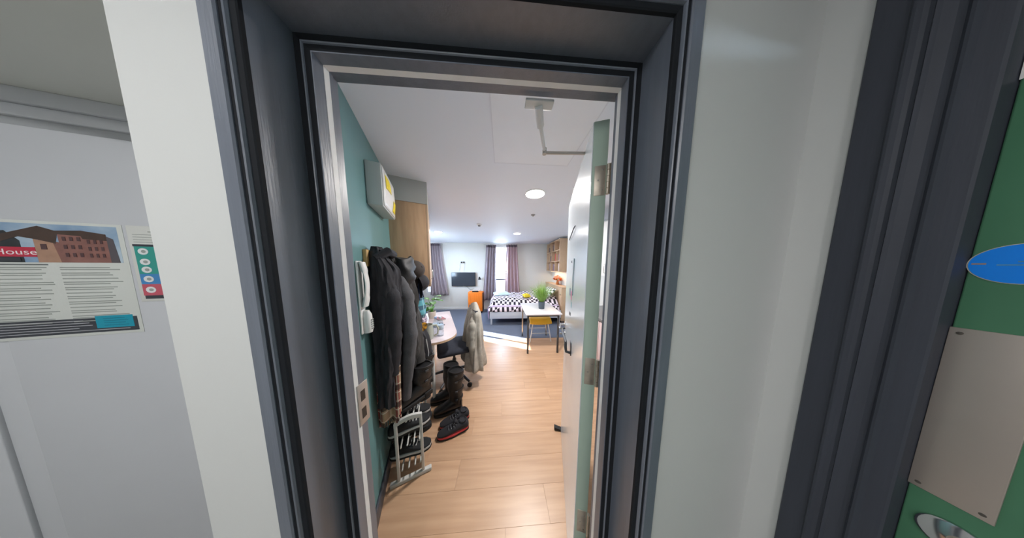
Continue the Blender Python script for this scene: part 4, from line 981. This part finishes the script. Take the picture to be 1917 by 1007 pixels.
items = [((.03, .63), .10, 3, (60, 60, 70)), ((.34, .32), .20, 4, (200, 60, 54)), ((.80, .32), .18, 4, (90, 84, 96)), ((.06, .02), .22, 4, (200, 190, 176)), ((.48, .02), .20, 5, (120, 110, 120)), ((.88, .02), .22, 5, (150, 140, 132)), ((.52, .63), .20, 5, (110, 100, 100)), ((.96, .63), .18, 4, (60, 58, 66)), ((.06, .32), .18, 4, (140, 126, 120))]
names = ['dark', 'red', 'slate', 'cream', 'mauve', 'tan', 'brown', 'black', 'taupe']
for (pos, hh, n, c), nmx in zip(items, names):
    y = pos[0]
    for k in range(n):
        th = random.uniform(.022, .04); hgt = hh + random.uniform(-.02, .02)
        b_ = thing('book', '%s book on the oak wall shelf, %s of its row from the near end' % (nmx, ('first', 'second', 'third', 'fourth', 'fifth')[k]), 'book', (1.60 + .03, 4.42 + y, 1.42 + pos[1]), 0, '%s books on the oak shelf' % nmx)
        cc = tuple(max(10, min(240, int(v + random.uniform(-14, 14)))) for v in c)
        B(0, .15, 0, th, 0, hgt).build('cover', mat('book %s' % str(cc), cc, .6, var=.05), b_, bevel=.001)
        B(.004, .1505, .003, th - .003, .003, hgt + .0006).build('pages', m_paper, b_)
        y += th + .002
# ---- table, plant, stool
tbx = thing('table', 'white topped table on slim dark legs by the open door', 'table', (.41, 2.68, 0))
TW, TD = .645, .87
B(0, TW, 0, TD, .715, .742).build('table_top', m_tabletop, tbx, bevel=.004)
for x in (.035, TW - .065):
    for y in (.04, TD - .07): B(x, x + .030, y, y + .030, 0, .70).build('leg', m_darkgrey if y < .3 else m_steel, tbx, bevel=.003)  # shade put into the colour: front legs darker on their shadow side, rear lighter
for y in (.045, TD - .065): B(.05, TW - .05, y, y + .02, .68, .715).build('apron', m_darkgrey, tbx)
for x in (.04, TW - .06): B(x, x + .02, .06, TD - .06, .68, .715).build('side_apron', m_darkgrey, tbx)
gp = thing('potted_grass', 'feathery green grass plant in a slate pot on the white table', 'potted plant', (.775, 3.05, .742))
MB().lathe([(.0001, 0), (.055, 0), (.066, .14), (.060, .142), (.057, .12), (.0001, .12)], n=22).build('pot', m_pot, gp, smooth=True)
MB().lathe([(.0001, .12), (.056, .12), (.05, .126), (.0001, .128)], n=16).build('soil', m_soil, gp, smooth=True)
random.seed(9)
gb = MB()
for k in range(650):
    a = random.random() * 2 * PI; sp_ = random.random() ** .7; ln = random.uniform(.28, .48)
    r0 = .03 * math.sqrt(random.random()); b0 = Vector((r0 * math.cos(a), r0 * math.sin(a), .12))
    out = Vector((math.cos(a + random.uniform(-.3, .3)), math.sin(a + random.uniform(-.3, .3)), 0)); pr_ = []
    for i in range(5):
        u = i / 4; pr_.append(b0 + out * (sp_ * .40 * u ** 1.3) + Vector((0, 0, ln * u * (1 - .42 * sp_ * u))))
    side = Vector((-out.y, out.x, 0)) * random.uniform(.0024, .0042); kk = len(gb.v)
    for i, p in enumerate(pr_): f = 1 - i / 4.3; gb.v += [tuple(p - side * f), tuple(p + side * f)]
    for i in range(4): gb.f.append((kk + 2 * i, kk + 2 * i + 1, kk + 2 * i + 3, kk + 2 * i + 2))
go = gb.build('blades', m_grass, gp, smooth=True); go['kind'] = 'stuff'
stl = thing('stool', 'yellow seated stool with thin white legs pushed under the table', 'stool', (.80, 3.33, 0))
def seatf(sgn): return lambda u, v: (.225 * (2 * u - 1), .19 * (2 * v - 1), .455 + .018 * sgn * (1 - abs(2 * u - 1) ** 6) * (1 - abs(2 * v - 1) ** 6) + .02 * (2 * u - 1) ** 2 - .07 * max(0, 1 - v * 4) )
solid(MB().sheet(seatf(0), 20, 20).build('seat', m_yellow, stl, smooth=True), .028)
for x in (-1, 1):
    for y in (-1, 1): MB().tube([(x * .15, y * .12, .45), (x * .22, y * .17, 0.0)], .009, n=8).build('leg', m_whitep, stl, smooth=True)
for y in (-1, 1): MB().tube([(-.19, y * .145, .18), (.19, y * .145, .18)], .006, n=8).build('stretcher', m_whitep, stl, smooth=True)
# ---- kitchen seen through the hinge gap
kb = thing('kitchen_base_unit', 'white kitchen base unit behind the open door', 'cabinet', (1.28, 1.30, 0))
B(0, .585, 0, 1.30, .10, .86).build('carcass', m_whitep, kb); B(.04, .58, .01, 1.29, 0, .10).build('plinth', m_darkgrey, kb)
for k in range(2):
    dd = B(-.02, -.001, .004 + k * .65, .646 + k * .65, .12, .85).build('door', mat('blush unit door', (214, 190, 188), .4, var=.03), kb, bevel=.002)
    MB().tube([(-.02, .1 + k * .65, .80), (-.04, .1 + k * .65, .80), (-.04, .26 + k * .65, .80), (-.02, .26 + k * .65, .80)], .005, n=8).build('handle', m_steel, dd, smooth=True)
wt = B(1.25, 1.868, 1.29, 2.61, .862, .90).build('worktop', mat('grey worktop', (120, 118, 118), .4, var=.2, vscale=60), bevel=.003); tag(wt, 'grey speckled kitchen worktop behind the open door', 'worktop')
sb_ = B(1.855, 1.869, 1.29, 2.61, .902, 1.40).build('splashback', mat('grey glass splash', (120, 122, 120), .2, var=.05), bevel=.001); tag(sb_, 'grey splashback over the kitchen worktop', 'splashback')
kw = thing('kitchen_wall_unit', 'white kitchen wall cupboard behind the open door', 'cabinet', (1.53, 1.30, 1.42))
B(0, .335, 0, 1.30, 0, .80).build('carcass', m_whitep, kw)
for k in range(2):
    dd = B(-.02, -.001, .004 + k * .65, .646 + k * .65, .005, .795).build('door', m_whitep, kw, bevel=.002)
    MB().tube([(-.02, .32 + k * .65, .05), (-.04, .32 + k * .65, .05), (-.04, .32 + k * .65, .18), (-.02, .32 + k * .65, .18)], .005, n=8).build('handle', m_steel, dd, smooth=True)
kt = thing('kettle', 'dark kettle on the kitchen worktop seen through the hinge gap', 'kettle', (1.55, 2.12, .902))
MB().lathe([(.0001, 0), (.08, 0), (.082, .02), (.065, .16), (.05, .19), (.0001, .20)], n=20).build('body', m_rubber, kt, smooth=True)
MB().tube([(0, -.06, .17), (0, -.12, .18), (0, -.13, .08), (0, -.08, .03)], .010, n=8).build('handle', m_rubber, kt, smooth=True)
MB().lathe([(.0001, .198), (.015, .2), (.012, .22), (.0001, .222)], n=12).build('lid_knob', m_steel, kt, smooth=True)
